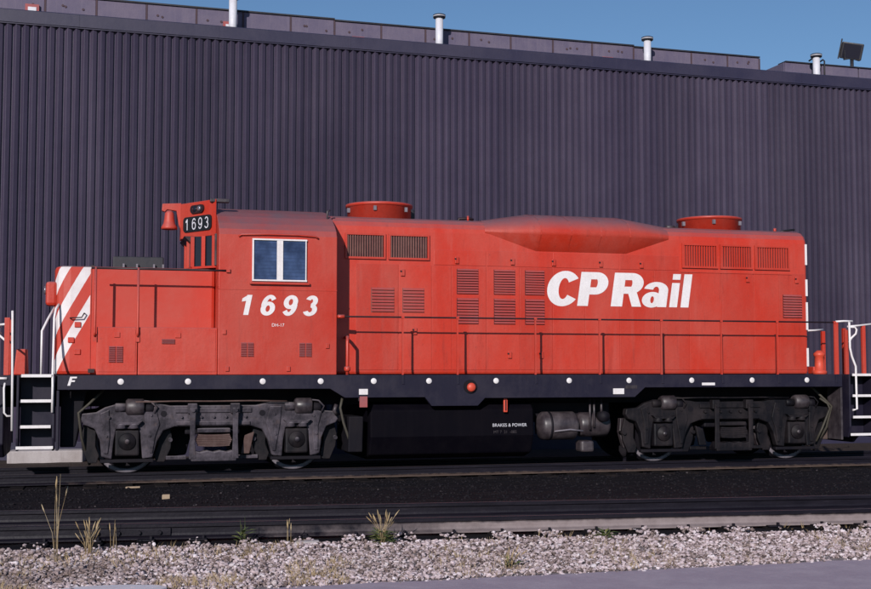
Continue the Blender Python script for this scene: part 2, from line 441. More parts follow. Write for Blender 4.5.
# asphalt lane nearest the camera, with a crumbled edge
ex = np.arange(-40, 60.01, .12)
edge = [(x, -10.40 + .06 * noise.noise((x * 1.7, 0, 0)) + .05 * noise.noise((x * 7, 1, 0))) for x in ex]
g = MB()
v = [(x, y, -.275) for x, y in edge] + [(x, y, -.34) for x, y in edge] + [(x, -60, -.275) for x, y in edge]
k = len(edge)
g.add(v, [(i, i + k, i + k + 1, i + 1) for i in range(k - 1)] + [(i + 1, i + 1 + 2 * k, i + 2 * k, i) for i in range(k - 1)])
for i in range(len(g.f)): g.f[i] = g.f[i][::-1]
tag(g.build('asphalt_lane', 'asphalt'), kind='structure')
g = MB(); pts = []
for i in range(26):
    a = 2 * math.pi * i / 26; rr = 1 + .25 * noise.noise((math.cos(a) * 2, math.sin(a) * 2, 5))
    pts.append((-.36 + .52 * rr * math.cos(a), -10.20 + .26 * rr * math.sin(a)))
g.prism(pts, 'z', -.34, -.262); tag(g.build('concrete_apron', 'patch'), kind='structure')

# loose stones ---------------------------------------------------------------
phi = (1 + 5 ** .5) / 2
ICO = np.array([(-1, phi, 0), (1, phi, 0), (-1, -phi, 0), (1, -phi, 0), (0, -1, phi), (0, 1, phi), (0, -1, -phi), (0, 1, -phi), (phi, 0, -1), (phi, 0, 1), (-phi, 0, -1), (-phi, 0, 1)]) / math.sqrt(1 + phi * phi)
ICF = [(0, 11, 5), (0, 5, 1), (0, 1, 7), (0, 7, 10), (0, 10, 11), (1, 5, 9), (5, 11, 4), (11, 10, 2), (10, 7, 6), (7, 1, 8), (3, 9, 4), (3, 4, 2), (3, 2, 6), (3, 6, 8), (3, 8, 9), (4, 9, 5), (2, 4, 11), (6, 2, 10), (8, 6, 7), (9, 8, 1)]
def scatter(name, spots, mat, label, cat='gravel'):
    k = len(spots); V = np.empty((k * 12, 3)); 
    base = np.tile(ICO, (k, 1)).reshape(k, 12, 3)
    base = base * (1 + rng.uniform(-.28, .28, (k, 12, 1)))
    S = np.array(spots)
    base = base * (S[:, 3][:, None, None] * rng.uniform(.65, 1.2, (k, 1, 3)) * np.array([1, 1, .75]))
    a = rng.uniform(0, 2 * math.pi, k); ca, sa = np.cos(a)[:, None], np.sin(a)[:, None]
    x = base[:, :, 0] * ca - base[:, :, 1] * sa; y = base[:, :, 0] * sa + base[:, :, 1] * ca
    V = np.stack([x + S[:, 0:1], y + S[:, 1:2], base[:, :, 2] + S[:, 2:3]], -1).reshape(-1, 3)
    F = (np.array(ICF)[None] + (np.arange(k) * 12)[:, None, None]).reshape(-1, 3)
    me = bpy.data.meshes.new(name)
    me.vertices.add(len(V)); me.vertices.foreach_set('co', V.ravel())
    me.loops.add(F.size); me.loops.foreach_set('vertex_index', F.ravel().astype(np.int32))
    me.polygons.add(len(F)); me.polygons.foreach_set('loop_start', np.arange(0, F.size, 3, dtype=np.int32))
    me.materials.append(M[mat]); me.update(calc_edges=True); me.validate(); me.shade_flat()
    o = bpy.data.objects.new(name, me); place(o, Matrix()); tag(o, label, cat, kind='stuff'); return o
TIE_P = .56
def tie_phase(x, y):            # along-track distance on the siding, ties at multiples of TIE_P
    c, s_ = math.cos(R(-6)), math.sin(R(-6))
    return (x - 3.5) * c + (y + 7.23) * s_
sp = []
while len(sp) < 42000:
    x = random.uniform(-4.5, 13.5); y = random.uniform(-10.45, -7.6)
    nl = near_line(x); d = nl - y
    if d < .14: continue
    ph = (tie_phase(x, y) / TIE_P) % 1.0
    on_tie = ph < .21 or ph > .79
    left = x < 2.0
    if d < .62:
        heap = .55 + .9 * noise.noise((x * 1.3, 9, 0))
        pr = (.75 * heap if on_tie else .30 * heap * max(0, (d - .36) / .26)) * (1 if d > .24 else .25)
        if left: pr *= .12 if d < .5 else .5
        if random.random() > pr: continue
    z = gh(x, y) + random.uniform(-.005, .025) + (.035 if .14 < d < .6 and on_tie else .01 if d < .9 else 0)
    if y < -10.2 and random.random() > .25: continue
    sp.append((x, y, z, random.choice((.008, .011, .014, .017, .022, .027)) * random.uniform(.8, 1.2)))
scatter('pale_ballast', sp, 'stones', 'pale pinkish grey crushed stone ballast beside the near rail')
sp = []
for i in range(9000):
    x = random.uniform(-5, 17); y = random.uniform(-6.2, -.95)
    if near_line(x) + 1.7 > y: continue
    sp.append((x, y, gh(x, y) + random.uniform(-.004, .008), random.uniform(.010, .028)))
scatter('oily_cinders', sp, 'darkstones', 'black oil soaked cinders between the two tracks')
sp = []
for i in range(1500):
    x = random.uniform(-2.5, 7); y = near_line(x) + 1.5 + .22 + abs(random.gauss(0, .10))
    sp.append((x, y, gh(x, y) + .035, random.uniform(.012, .024)))
scatter('stray_ballast', sp, 'stones', 'thin line of pale stones against the far rail of the siding')

# ------------------------------------------------------------------ tracks
RP = [(-.075, -.17), (.075, -.17), (.075, -.155), (.022, -.135), (.013, -.11), (.013, -.055), (.036, -.042), (.036, -.006), (.028, 0), (-.028, 0), (-.036, -.006), (-.036, -.042), (-.013, -.055), (-.013, -.11), (-.022, -.135), (-.075, -.155)]
def track(world, label, x0, x1, mats, spikes):
    t = empty('railway_track', world, label, 'track')
    for sgn, mt in ((-1, mats[0]), (1, mats[1])):
        yc = sgn * .7535
        MB().prism([(yc + a, b_) for a, b_ in RP], 'x', x0, x1).build('rail', mt, t, world)
    first = None; k = 0
    i0, i1 = int(x0 / TIE_P), int(x1 / TIE_P)
    for i in range(i0, i1 + 1):
        x = i * TIE_P
        if first is None:
            first = MB().box(x - .11, x + .11, -1.3, 1.3, -.33, -.173).build('tie', 'tie', t, world, bevel=.012); px = x
        else:
            share(first, 'tie', world @ Matrix.Translation((x - px, random.uniform(-.06, .06), random.uniform(-.012, .0))) @ (world.inverted() @ WM[first.name]), t)
    if spikes:
        for jx in (-3.55, 8.1):
            jb = MB().box(jx - .45, jx + .45, -.795, -.768, -.135, -.05).build('joint_bar', 'rail', t, world, bevel=.006)
            for q in range(4):
                MB().lathe([(.022, -.83), (.022, -.7955)], (jx - .33 + q * .22, 0, -.092), 'y', 6).build('joint_bolt', 'rail', jb, world)
        sk = None
        for i in range(int(-6 / TIE_P), int(11 / TIE_P)):
            x = i * TIE_P + .05
            if sk is None: sk = MB().box(x - .012, x + .012, -.875, -.835, -.160, -.128).build('spike', 'rail', t, world); sx_ = x
            else: share(sk, 'spike', world @ Matrix.Translation((x - sx_, 0, 0)) @ (world.inverted() @ WM[sk.name]), t)
        f2 = None
        for i in range(int(-6 / TIE_P), int(11 / TIE_P)):
            x = i * TIE_P
            if f2 is None:
                f2 = MB().box(x - .09, x + .09, -.93, -.60, -.172, -.158).build('tie_plate', 'rail', t, world); px = x
            else: share(f2, 'tie_plate', world @ Matrix.Translation((x - px, 0, 0)) @ (world.inverted() @ WM[f2.name]), t)
    return t
track(Matrix(), 'straight track the red locomotive stands on, rails dark with grease', -14, 34, ('rail_foot', 'rail'), False)
TW = Matrix.Translation((3.5, -7.23, 0)) @ Matrix.Rotation(R(-6), 4, 'Z')
track(TW, 'empty siding track in front, its near rail caked with pale dust', -14, 26, ('rail_dusty', 'rail'), True)

# ------------------------------------------------------------------ building
BW = Matrix.Translation((-2.65, 6.0, 0)) @ Matrix.Rotation(R(1.3), 4, 'Z')
bld = empty('warehouse', BW, 'long windowless shop building clad in dark purple grey corrugated steel', 'building')
L0, L1, TOP = -12.0, 46.0, 9.22
P = .178; prof = []
for i in range(6):                                            # one sheet of six ribs, lapped over the next
    x = L0 + i * P
    prof += [(x, 0.0), (x + .006, 0.0), (x + .012, -.02), (x + .054, -.085), (x + .064, -.085), (x + .143, -.046), (x + .149, 0.0)]
prof += [(L0 + 6 * P, 0.0)]
n_ = len(prof); sheet = None; k = 0
while L0 + k * 6 * P < L1 - 1.1:
    if sheet is None:
        g = MB(); g.add([(a, b_, .12) for a, b_ in prof] + [(a, b_, TOP) for a, b_ in prof], [(i, i + 1, i + 1 + n_, i + n_) for i in range(n_ - 1)])
        sheet = g.build('cladding_sheet', 'cladding', bld, BW)
    else: share(sheet, 'cladding_sheet', BW @ Matrix.Translation((k * 6 * P, 0, 0)) @ BW.inverted() @ WM[sheet.name], bld)
    k += 1
g = MB().box(L0, L1, .06, 30, -.4, 9.3); g.build('core_wall', 'fascia', bld, BW)
g = MB().box(L0, L1, -.09, .055, -.4, .14); g.build('foundation', 'fascia', bld, BW, bevel=.015)
fa = MB().prism([(-.10, 9.17), (-.10, 9.2), (-.12, 9.2), (-.12, 9.47), (-.06, 9.5), (.6, 9.5), (.6, 9.31), (.058, 9.31), (.058, 9.17)], 'x', L0, L1).build('fascia', 'fascia', bld, BW)
seam = None
for i in range(14):                                           # lapped joints in the fascia
    x = L0 + 1.4 + i * 3.05
    if seam is None: seam = MB().box(x, x + .05, -.126, -.1205, 9.2, 9.465).build('joint', 'fascia', fa, BW); sx = x
    else: share(seam, 'joint', BW @ Matrix.Translation((x - sx, 0, 0)) @ BW.inverted() @ WM[seam.name], fa)
# parapet slabs
cur = MB().box(L0, 19.4, 1.28, 1.5, 9.301, 10.06).build('parapet', 'fascia', bld, BW)
cu2 = MB().box(20.25, L1, 1.28, 3.2, 9.301, 10.04).build('parapet', 'fascia', bld, BW)
seams = [-5.9, -4.75, -3.6, -2.48, -1.35, -.2, .9, 2.03, 3.16, 4.31, 5.41, 6.56, 7.64, 8.82, 9.96, 11.11, 12.23, 13.39, 14.49, 15.68, 17.38, 18.47, 19.45]
for i, (a, b_) in enumerate(zip(seams[:-1], seams[1:])):
    zt = 10.20 + (0.03 if b_ < 8 else 0) - (.03 if a > 15 else 0)
    s_ = MB().box(a + .02, b_ - .02, 1.18, 1.279, 9.301, zt).build('parapet_panel', 'roofpanel', cur, BW, bevel=.008)
    MB().box(a + .0, b_ - .0, 1.14, 1.52, zt + .002, zt + .035).build('coping', 'darkmetal', cur, BW)
    MB().box(b_ - .019, b_ + .019, 1.17, 1.26, 9.32, zt - .01).build('joint_strip', 'rust_trim', cur, BW)
    if i % 3 != 1:
        for q in range(random.choice((2, 3))):
            xx = a + random.uniform(.2, .9); zz = 9.98 + random.uniform(-.04, .06)
            MB().lathe([(.028, 0), (.028, .015)], (xx, 1.165, zz), 'y', 10).build('anchor_bolt', 'rust_trim', cur, BW)
for (a, b_) in ((20.25, 21.4), (21.42, 22.6), (22.62, 23.8), (23.82, 25.0), (25.02, 26.2), (26.22, 27.4)):
    MB().box(a + .01, b_ - .01, 1.18, 1.279, 9.301, 10.12).build('parapet_panel', 'roofpanel', cu2, BW, bevel=.008)
    MB().box(a, b_, 1.14, 1.52, 10.122, 10.15).build('coping', 'darkmetal', cu2, BW)
MB().box(20.22, 20.249, 1.2, 3.15, 9.301, 10.11).build('parapet_panel', 'roofpanel', cu2, BW)
for xx in (21.1, 21.45):
    MB().tube([(xx, 1.1, 9.5), (xx, 1.1, 10.22), (xx + .02, 1.2, 10.28), (xx + .03, 1.35, 10.26)], .022).build('cable', 'rubber', cu2, BW)
for xa, za, h in ((.62, 9.68, .30), (5.08, 9.68, .27), (8.22, 9.6, .24), (14.9, 9.6, .24)):
    f_ = MB().box(xa - .15, xa + .15, 1.10, 1.18, za, za + h).build('scupper', 'redtrim', cur, BW)
    MB().box(xa - .09, xa + .09, 1.085, 1.099, za - .02, za + h - .07).build('cover_plate', 'galv', f_, BW)
def vent(xl, top):
    p = MB().lathe([(.095, 9.3), (.095, top - .1)], (xl, .72, 0), 'z', 18).build('vent_pipe', 'galv', bld, BW)
    MB().lathe([(.10, -.10), (.15, -.09), (.155, -.015), (.12, 0), (0.0, .015)], (xl, .72, top), 'z', 18).build('cap', 'darkmetal', p, BW)
    MB().lathe([(.150, -.062), (.158, -.055), (.158, -.045), (.150, -.038)], (xl, .72, top), 'z', 18, False).build('band', 'galv', p, BW)
    MB().lathe([(.16, 9.501), (.16, 9.53), (.10, 9.56)], (xl, .72, 0), 'z', 18).build('collar', 'darkmetal', p, BW)
for X_, top in ((2.46, 10.48), (7.53, 10.45), (13.2, 10.34), (18.28, 10.28)):
    vent(X_ + 2.65, top)
# floodlight on the roof
FW = Matrix.Translation((20.0, 8.1, 9.5))
fl = empty('floodlight', FW, 'dark tilted floodlight on a short post above the roof edge', 'floodlight')
MB().tube([(0, 0, 0), (0, 0, 1.0)], .05, 10).build('post', 'darkmetal', fl, FW)
MB().box(-.14, .14, -.14, .14, -.2, .03).build('foot', 'darkmetal', fl, FW)
MB().prism([(-.26, .95), (-.22, .95), (-.04, .99), (.04, .99), (.22, .95), (.26, .95), (.26, 1.22), (.23, 1.22), (.23, 1.0), (-.23, 1.0), (-.23, 1.22), (-.26, 1.22)], 'y', -.03, .03).build('yoke', 'darkmetal', fl, FW)
HW = FW @ Matrix.Translation((.0, 0, 1.22)) @ Matrix.Rotation(R(14), 4, 'Y') @ Matrix.Rotation(R(-30), 4, 'Z') @ Matrix.Rotation(R(24), 4, 'X')
h_ = MB().prism([(-.14, -.24), (.14, -.17), (.14, .17), (-.14, .24)], 'x', -.30, .30).build('housing', 'darkmetal', fl, HW, bevel=.03)
MB().box(-.24, .24, -.15, -.141, -.19, .19).build('lens', 'darkglass', h_, HW)
MB().box(-.34, -.302, -.24, .12, -.25, .30).build('visor', 'darkmetal', h_, HW)
MB().box(-.24, .24, .142, .20, -.12, .12).build('heat_sink', 'darkmetal', h_, HW)

# ------------------------------------------------------------------ locomotive
LW = Matrix.Translation((5.87, 0, 0))
loco = empty('locomotive', LW, 'red diesel locomotive with low striped nose and black frame on the track', 'locomotive')
def part(mb, name, mat, par=None, bevel=0, label=None, auto=False):
    o = mb.build(name, mat, par or loco, None, bevel, auto)
    if label: o['label'] = label
    return o
BX = MB
# frame
SP = [(-1.98, 1.6), (-1.98, 1.37), (-1.10, 1.37), (3.25, 1.37), (3.5, 1.22), (4.88, 1.22), (5.0, 1.07), (5.82, 1.07), (5.95, 1.2), (8.75, 1.2), (8.95, 1.37), (13.75, 1.37), (13.75, 1.6)]
SPn = [(-1.08, 1.6), (-1.08, 1.37)] + SP[3:11] + [(12.98, 1.37), (12.98, 1.6)]
sill = part(MB().prism(SPn, 'y', -1.52, -1.44), 'side_sill', 'navy', bevel=.006)
part(MB().prism(SPn, 'y', 1.44, 1.52), 'side_sill', 'navy', bevel=.006)
part(BX().box(-1.08, 12.98, -1.438, 1.438, 1.50, 1.595), 'deck', 'navy')
part(BX().box(-1.97, -1.082, -1.15, 1.15, 1.44, 1.597), 'end_platform', 'navy', bevel=.006)
part(BX().box(12.982, 13.75, -1.15, 1.15, 1.44, 1.597), 'end_platform', 'navy', bevel=.006)
part(BX().box(-1.9, 13.7, -.5, .5, 1.08, 1.499), 'centre_sill', 'under')
part(MB().prism([(-1.0, 1.36), (3.2, 1.36), (3.4, 1.49), (-1.0, 1.49)], 'y', -1.15, 1.15), 'bolster_plate', 'under')
part(MB().prism([(8.9, 1.36), (12.9, 1.36), (12.9, 1.49), (8.8, 1.49)], 'y', -1.15, 1.15), 'bolster_plate', 'under')
d0 = None
for X_ in (-.12, .93, 2.13, 3.09, 3.99, 4.95, 6.15, 7.5, 8.64, 9.87, 11.09, 12.23):
    if d0 is None: d0 = part(MB().lathe([(0, -.006), (.044, -.006), (.052, 0)], (X_, -1.5205, 1.495), 'y', 18), 'reflector_dot', 'white', sill)
    else: moved(d0, sill, X_ + .12)
part(glyph('F', -.93, 1.435, .14, .17, -1.5235, .28, 1.1), 'front_letter', 'white', sill)
for x0, x1, z0, z1, mt in ((8.33, 8.54, 1.255, 1.355, 'white'), (8.57, 8.79, 1.35, 1.41, 'tank_grey'), (10.07, 10.33, 1.405, 1.452, 'white')):
    part(BX().box(x0, x1, -1.5275, -1.521, z0, z1), 'label_plate', mt, sill)
cap = part(MB().lathe([(.115, -.03), (.115, 0)], (5.68, -1.5205, 1.40), 'y', 24), 'fuel_filler_cup', 'under', sill)
part(MB().lathe([(0, -.085), (.05, -.083), (.075, -.06), (.08, -.031)], (5.69, -1.5205, 1.385), 'y', 24), 'fuel_cap', 'orange', sill)
part(BX().box(3.735, 3.885, -1.50, -1.46, 1.165, 1.362).box(3.75, 3.87, -1.508, -1.50, 1.27, 1.36), 'sign_bracket', 'tank_grey', sill)
part(BX().box(3.735, 3.885, -1.538, -1.524, 1.27, 1.365), 'white_tag', 'white', sill)
part(BX().box(3.75, 3.88, -1.525, -1.502, 1.06, 1.24), 'red_tag', 'redtrim', sill)
# fuel tank and things hung below the frame
ft = part(MB().prism([(-1.2, 1.12), (-1.34, 1.0), (-1.36, .55), (-1.22, .24), (-.9, .15), (.9, .15), (1.22, .24), (1.36, .55), (1.34, 1.0), (1.2, 1.12)], 'x', 3.97, 6.9), 'fuel_tank', 'black', bevel=.03)
text_part('BRAKES & POWER', .078, 6.13, -1.364, .70, 'galv', ft, 'stencil')
text_part('MT 7  21  -085', .07, 6.15, -1.364, .585, 'tank_grey', ft, 'stencil')
part(BX().box(6.32, 6.39, -1.43, -1.385, .95, 1.19), 'sight_gauge', 'orange', ft, bevel=.012)
part(BX().box(6.345, 6.365, -1.437, -1.431, .98, 1.16), 'gauge_glass', 'rail_red', ft)
part(MB().prism([(-.3, .9), (-1.36, .9), (-1.3, .3), (-.3, .3)], 'x', 3.6, 3.85), 'junction_box', 'under', bevel=.02)
part(MB().tube([(3.5, -1.3, 1.22), (3.46, -1.32, 1.05), (3.52, -1.3, .8), (3.62, -1.28, .52), (3.70, -1.25, .40)], .022), 'air_hose', 'hose')
part(MB().tube([(3.4, -1.28, 1.1), (3.36, -1.3, 1.0), (3.42, -1.25, .93)], .035), 'hose_elbow', 'tank_grey')
def reservoir(x0, x1, y, z, r, name='air_reservoir'):
    e = r * .45
    return part(MB().lathe([(0.0, x0), (r * .55, x0 + e * .22), (r * .87, x0 + e * .6), (r, x0 + e), (r, x1 - e), (r * .87, x1 - e * .6), (r * .55, x1 - e * .22), (0.0, x1)], (0, y, z), 'x', 28), name, 'tank_grey')
r1 = reservoir(7.05, 7.85, -1.05, .69, .25)
part(MB().lathe([(.256, 7.25), (.256, 7.29)], (0, -1.05, .69), 'x', 24), 'strap', 'under', r1)
r2 = reservoir(7.82, 8.5, -.95, .70, .22)
part(MB().tube([(8.02, -1.2, 1.19), (8.02, -1.2, .62)], .022), 'drain_pipe', 'tank_grey')
part(MB().tube([(8.10, -1.2, 1.19), (8.10, -1.2, .66)], .022), 'drain_pipe', 'tank_grey')
part(MB().tube([(8.24, -1.2, 1.19), (8.24, -1.2, .80)], .022), 'drain_pipe', 'tank_grey')
part(MB().lathe([(.0, -1.32), (.09, -1.31), (.10, -1.2), (.10, -1.1)], (8.27, 0, .85), 'y', 20), 'air_filter', 'under')
part(MB().tube([(7.3, -1.3, .60), (7.6, -1.31, .63), (7.85, -1.29, .60)], .016), 'air_line', 'steel')
part(BX().box(6.95, 8.55, -.85, .85, .75, 1.1), 'equipment_rack', 'under', bevel=.02)
part(BX().box(7.85, 8.1, -1.2, -.9, .22, .42), 'drip_box', 'tank_grey', bevel=.04)

# trucks ---------------------------------------------------------------------
def truck(cx, mat, front):
    def T(pts): return [(cx + a, b_) for a, b_ in pts]
    half = [(0, .76), (.62, .76), (.80, .70), (.90, .52), (.97, .27), (1.13, .25), (1.16, .55), (1.19, .73), (1.55, .73), (1.58, .55), (1.61, .25), (1.77, .29), (1.80, .55), (1.88, .74), (2.04, .80), (2.10, .88), (2.08, .98), (1.86, 1.0), (1.72, 1.08), (1.5, 1.14), (.95, 1.15), (.70, 1.10), (0, 1.10)]
    poly = half + [(-a, b_) for a, b_ in half[::-1][1:-1]]
    fr = part(MB().prism(T(poly), 'y', -1.17, -1.02), 'truck_frame', mat, bevel=.018)
    part(MB().prism(T(poly), 'y', 1.02, 1.17), 'far_side_frame', mat, fr)
    part(BX().box(cx - .45, cx + .45, -1.019, 1.019, .62, 1.0), 'transom', 'under', fr, bevel=.03)
    # raised ribs along the side frame
    part(MB().prism(T([(-.62, 1.06), (.62, 1.06), (.62, .985), (-.62, .985)]), 'y', -1.20, -1.171), 'frame_rib', mat, fr, bevel=.008)
    part(MB().prism(T([(-.60, .84), (.60, .84), (.60, .78), (-.60, .78)]), 'y', -1.20, -1.171), 'frame_rib', mat, fr, bevel=.008)
    for s_ in (-1, 1):
        ax = cx + s_ * 1.3715
        rib = [(s_ * .93, 1.08), (s_ * 1.12, 1.08), (s_ * 1.10, .80), (s_ * 1.02, .34), (s_ * .97, .34), (s_ * .93, .6), (s_ * .86, .80)]
        part(MB().prism(T(rib), 'y', -1.195, -1.171), 'pedestal_rib', mat, fr, bevel=.012)
        rib = [(s_ * 1.66, 1.04), (s_ * 1.80, .98), (s_ * 1.74, .75), (s_ * 1.74, .34), (s_ * 1.67, .34), (s_ * 1.64, .6)]
        part(MB().prism(T(rib), 'y', -1.195, -1.171), 'pedestal_rib', mat, fr, bevel=.012)
        part(MB().lathe([(.05, -.004), (.05, 0)], (cx + s_ * .80, -1.1715, .97), 'y', 16), 'lightening_hole', 'under', fr)
        # wheels on both rails and the axle
        for sy in (-1, 1):
            q = sy * .75
            prof = [(.10, q + sy * .06), (.16, q + sy * .07), (.17, q + sy * .03), (.38, q + sy * .0), (.42, q + sy * .055), (.505, q + sy * .06), (.508, q - sy * .04), (.535, q - sy * .055), (.53, q - sy * .075), (.42, q - sy * .07), (.38, q - sy * .03), (.17, q - sy * .03), (.12, q - sy * .06)]
            if sy > 0: prof = prof[::-1]
            prof = prof[::-1]
            part(MB().lathe(prof, (ax, 0, .508), 'y', 48), 'wheel', 'under', fr)
            if sy < 0:
                part(MB().lathe([(.504, -.8105), (.504, -.8135), (.44, -.8135), (.44, -.8105)], (ax, 0, .508), 'y', 48, False), 'wheel_rim', 'steel', fr)
        part(MB().lathe([(.09, -1.03), (.09, 1.03)], (ax, 0, .508), 'y', 20), 'axle', 'under', fr)
        mo = [(ax - s_ * .16, .30), (ax - s_ * .16, .74), (ax - s_ * .45, .86), (ax - s_ * .98, .82), (ax - s_ * 1.05, .55), (ax - s_ * .98, .26), (ax - s_ * .45, .20)]
        part(MB().prism(mo, 'y', -.52, .52), 'traction_motor', 'under', fr, bevel=.03)
        # journal box with round cover, bolts and spring seats
        jb = 'truck_greasy' if front else mat
        part(BX().box(ax - .19, ax + .19, -1.225, -1.03, .30, .715), 'journal_box', jb, fr, bevel=.03)
        part(MB().lathe([(0, -1.275), (.05, -1.272), (.06, -1.255), (.13, -1.25), (.14, -1.226)], (ax, 0, .53), 'y', 26), 'journal_cover', jb, fr)
        part(MB().lathe([(0, -1.295), (.035, -1.29), (.042, -1.276)], (ax, 0, .53), 'y', 14), 'cover_boss', 'truck_dusty' if front else 'tank_grey', fr)
        for dx in (-.10, .10):
            part(MB().lathe([(.07, .735), (.085, .75), (.075, .775), (.085, .80), (.07, .82)], (ax + dx, -1.20, 0), 'z', 16), 'coil_spring', 'truck_dusty' if front else mat, fr)
        part(MB().prism([(ax - .23, .86), (ax - .17, .80), (ax + .17, .80), (ax + .23, .86), (ax + .17, .835), (ax, .845), (ax - .17, .835)], 'y', -1.27, -1.172), 'spring_seat', mat, fr)
        part(BX().box(ax - .42, ax + .42, -1.16, -1.05, .19, .245), 'pedestal_tie_bar', 'under', fr, bevel=.01)
        # brake cylinder on top of the frame
        bc = part(MB().lathe([(.10, ax - .03), (.135, ax), (.135, ax + .24), (.12, ax + .26), (.05, ax + .27)], (0, -1.14, 1.085), 'x', 24), 'brake_cylinder', 'tank_grey', fr)
        part(MB().lathe([(.06, ax - .2), (.075, ax - .18), (.075, ax - .031)], (0, -1.14, 1.07), 'x', 18), 'cylinder_neck', mat, fr)
        part(MB().lathe([(.085, ax + .271), (.085, ax + .40), (.06, ax + .42)], (0, -1.13, 1.06), 'x', 18), 'slack_adjuster', 'under', fr)
        part(MB().tube([(ax + .26, -1.2, 1.18), (ax + .36, -1.24, 1.17), (ax + .46, -1.22, 1.08), (ax + .42, -1.2, .98)], .014), 'brake_pipe', mat, fr)
        # brake shoes and hangers at both sides of each wheel
        for t in (-1, 1):
            bx = ax + t * .60
            hang = [(bx - t * .06, .80), (bx + t * .09, .80), (bx + t * .11, .55), (bx + t * .03, .26), (bx - t * .10, .24), (bx - t * .045, .5)]
            part(MB().prism(hang, 'y', -.86, -.74), 'brake_shoe', 'truck_dusty' if front else 'tank_grey', fr, bevel=.015)
            part(MB().prism([(bx - t * .12, .86), (bx + t * .05, .86), (bx + t * .12, .60), (bx + t * .10, .40), (bx + t * .0, .18), (bx - t * .13, .18), (bx - t * .17, .30), (bx - t * .11, .45)], 'y', -1.0, -.93), 'brake_hanger', 'truck_greasy', fr, bevel=.01)
            part(MB().lathe([(.035, -1.05), (.035, -.86)], (bx + t * .09, 0, .54), 'y', 12), 'hanger_pin', 'truck_dusty' if front else mat, fr)
        part(BX().box(ax - s_ * .95, ax - s_ * .62, -1.04, -.98, .215, .275), 'brake_rod', mat, fr, bevel=.01)
    # swing hangers, leaf spring and spring plank at the middle
    for s_ in (-1, 1):
        hx = cx + s_ * .345
        part(BX().box(hx - .075, hx + .075, -1.30, -1.172, .97, 1.135), 'hanger_bracket', mat, fr, bevel=.012)
        part(MB().prism([(hx - .05, 1.06), (hx + .05, 1.06), (hx + .04, .62), (hx + .055, .24), (hx - .055, .24), (hx - .04, .62)], 'y', -1.335, -1.295), 'swing_hanger', mat, fr, bevel=.01)
        part(MB().lathe([(.035, -1.36), (.035, -1.28)], (hx, 0, 1.03), 'y', 14), 'hanger_bolt', mat, fr)
    for k_ in range(7):
        z = .435 + k_ * .028; hw = .29 - .012 * abs(3 - k_)
        pts = [(-hw, z + .012), (-hw * .5, z + .003), (0, z), (hw * .5, z + .003), (hw, z + .012), (hw, z + .034), (hw * .5, z + .026), (0, z + .024), (-hw * .5, z + .026), (-hw, z + .034)]
        part(MB().prism(T(pts), 'y', -1.31 + .012 * (k_ % 2), -1.10), 'spring_leaf', 'rusty' if front else mat, fr)
    part(BX().box(cx - .27, cx + .27, -1.29, -1.08, .66, .73), 'spring_cap', mat, fr, bevel=.015)
    part(MB().prism(T([(-.36, .20), (.36, .20), (.37, .27), (.31, .37), (.22, .345), (.1, .37), (0, .345), (-.1, .37), (-.22, .345), (-.31, .37), (-.37, .27)]), 'y', -1.33, -1.05), 'spring_plank', 'truck_dusty' if front else mat, fr, bevel=.015)
    part(MB().tube([(cx - 1.25, -1.24, 1.165), (cx - .6, -1.25, 1.175), (cx, -1.25, 1.17), (cx + .6, -1.25, 1.175), (cx + 1.2, -1.24, 1.165)], .013), 'train_pipe', 'rusty' if front else mat, fr)
    for bxx, bz in ((-.52, .915), (-.2, .915), (0, .915), (.2, .915), (.52, .915), (-1.0, .95), (1.0, .95), (-1.02, .62), (1.02, .62), (-1.70, .62), (1.70, .62), (-1.66, .92), (1.66, .92)):
        part(MB().lathe([(.022, -1.215), (.024, -1.17)], (cx + bxx, 0, bz), 'y', 6), 'frame_bolt', 'truck_dusty' if front else mat, fr)
    # sand pipe at the outer end
    s_ = -1 if front else 1
    part(MB().tube([(cx + s_ * 1.75, -1.12, 1.36), (cx + s_ * 1.98, -1.2, 1.13), (cx + s_ * 2.13, -1.2, 1.0), (cx + s_ * 2.08, -1.1, .6), (cx + s_ * 1.95, -.85, .15)], .022), 'sand_pipe', 'hose', fr)
    part(MB().prism([(cx - s_ * .52, .60), (cx - s_ * .68, .66), (cx - s_ * .60, .30), (cx - s_ * .46, .30)], 'y', -1.12, -1.06), 'brake_lever', 'rusty' if front else mat, fr, bevel=.01)
    return fr
truck(1.3715, 'truck_dusty', True)
truck(10.8205, 'truck_greasy', False)

# cab --------------------------------------------------------------------------
CP_ = [(-1.5, 1.602), (-1.5, 3.90), (-1.44, 4.0), (-1.3, 4.11), (-1.05, 4.25), (-.8, 4.345), (-.5, 4.43), (-.2, 4.485), (0, 4.50)]
CPF = CP_ + [(-a, b_) for a, b_ in CP_[::-1][1:]]
cab = part(MB().prism(CPF, 'x', 1.40, 3.36), 'cab', 'red', bevel=.012)
part(MB().tube([(1.72, -1.51, 3.865), (1.76, -1.53, 3.90), (2.2, -1.535, 3.915), (2.7, -1.535, 3.915), (2.98, -1.53, 3.90), (3.04, -1.51, 3.865)], .016), 'drip_rail', 'red', cab)
wf = MB()
wf.box(1.94, 2.845, -1.545, -1.501, 3.815, 3.84).box(1.94, 2.845, -1.545, -1.501, 3.14, 3.165).box(1.94, 1.965, -1.543, -1.501, 3.166, 3.814).box(2.82, 2.835, -1.543, -1.501, 3.166, 3.814)
part(wf, 'window_frame', 'white', cab)
part(BX().box(2.345, 2.445, -1.541, -1.501, 3.166, 3.814), 'window_mullion', 'white', cab)
part(BX().box(1.966, 2.344, -1.515, -1.502, 3.166, 3.814), 'window_pane', 'glass', cab)
part(BX().box(2.446, 2.819, -1.522, -1.502, 3.166, 3.814), 'window_pane', 'glass', cab)
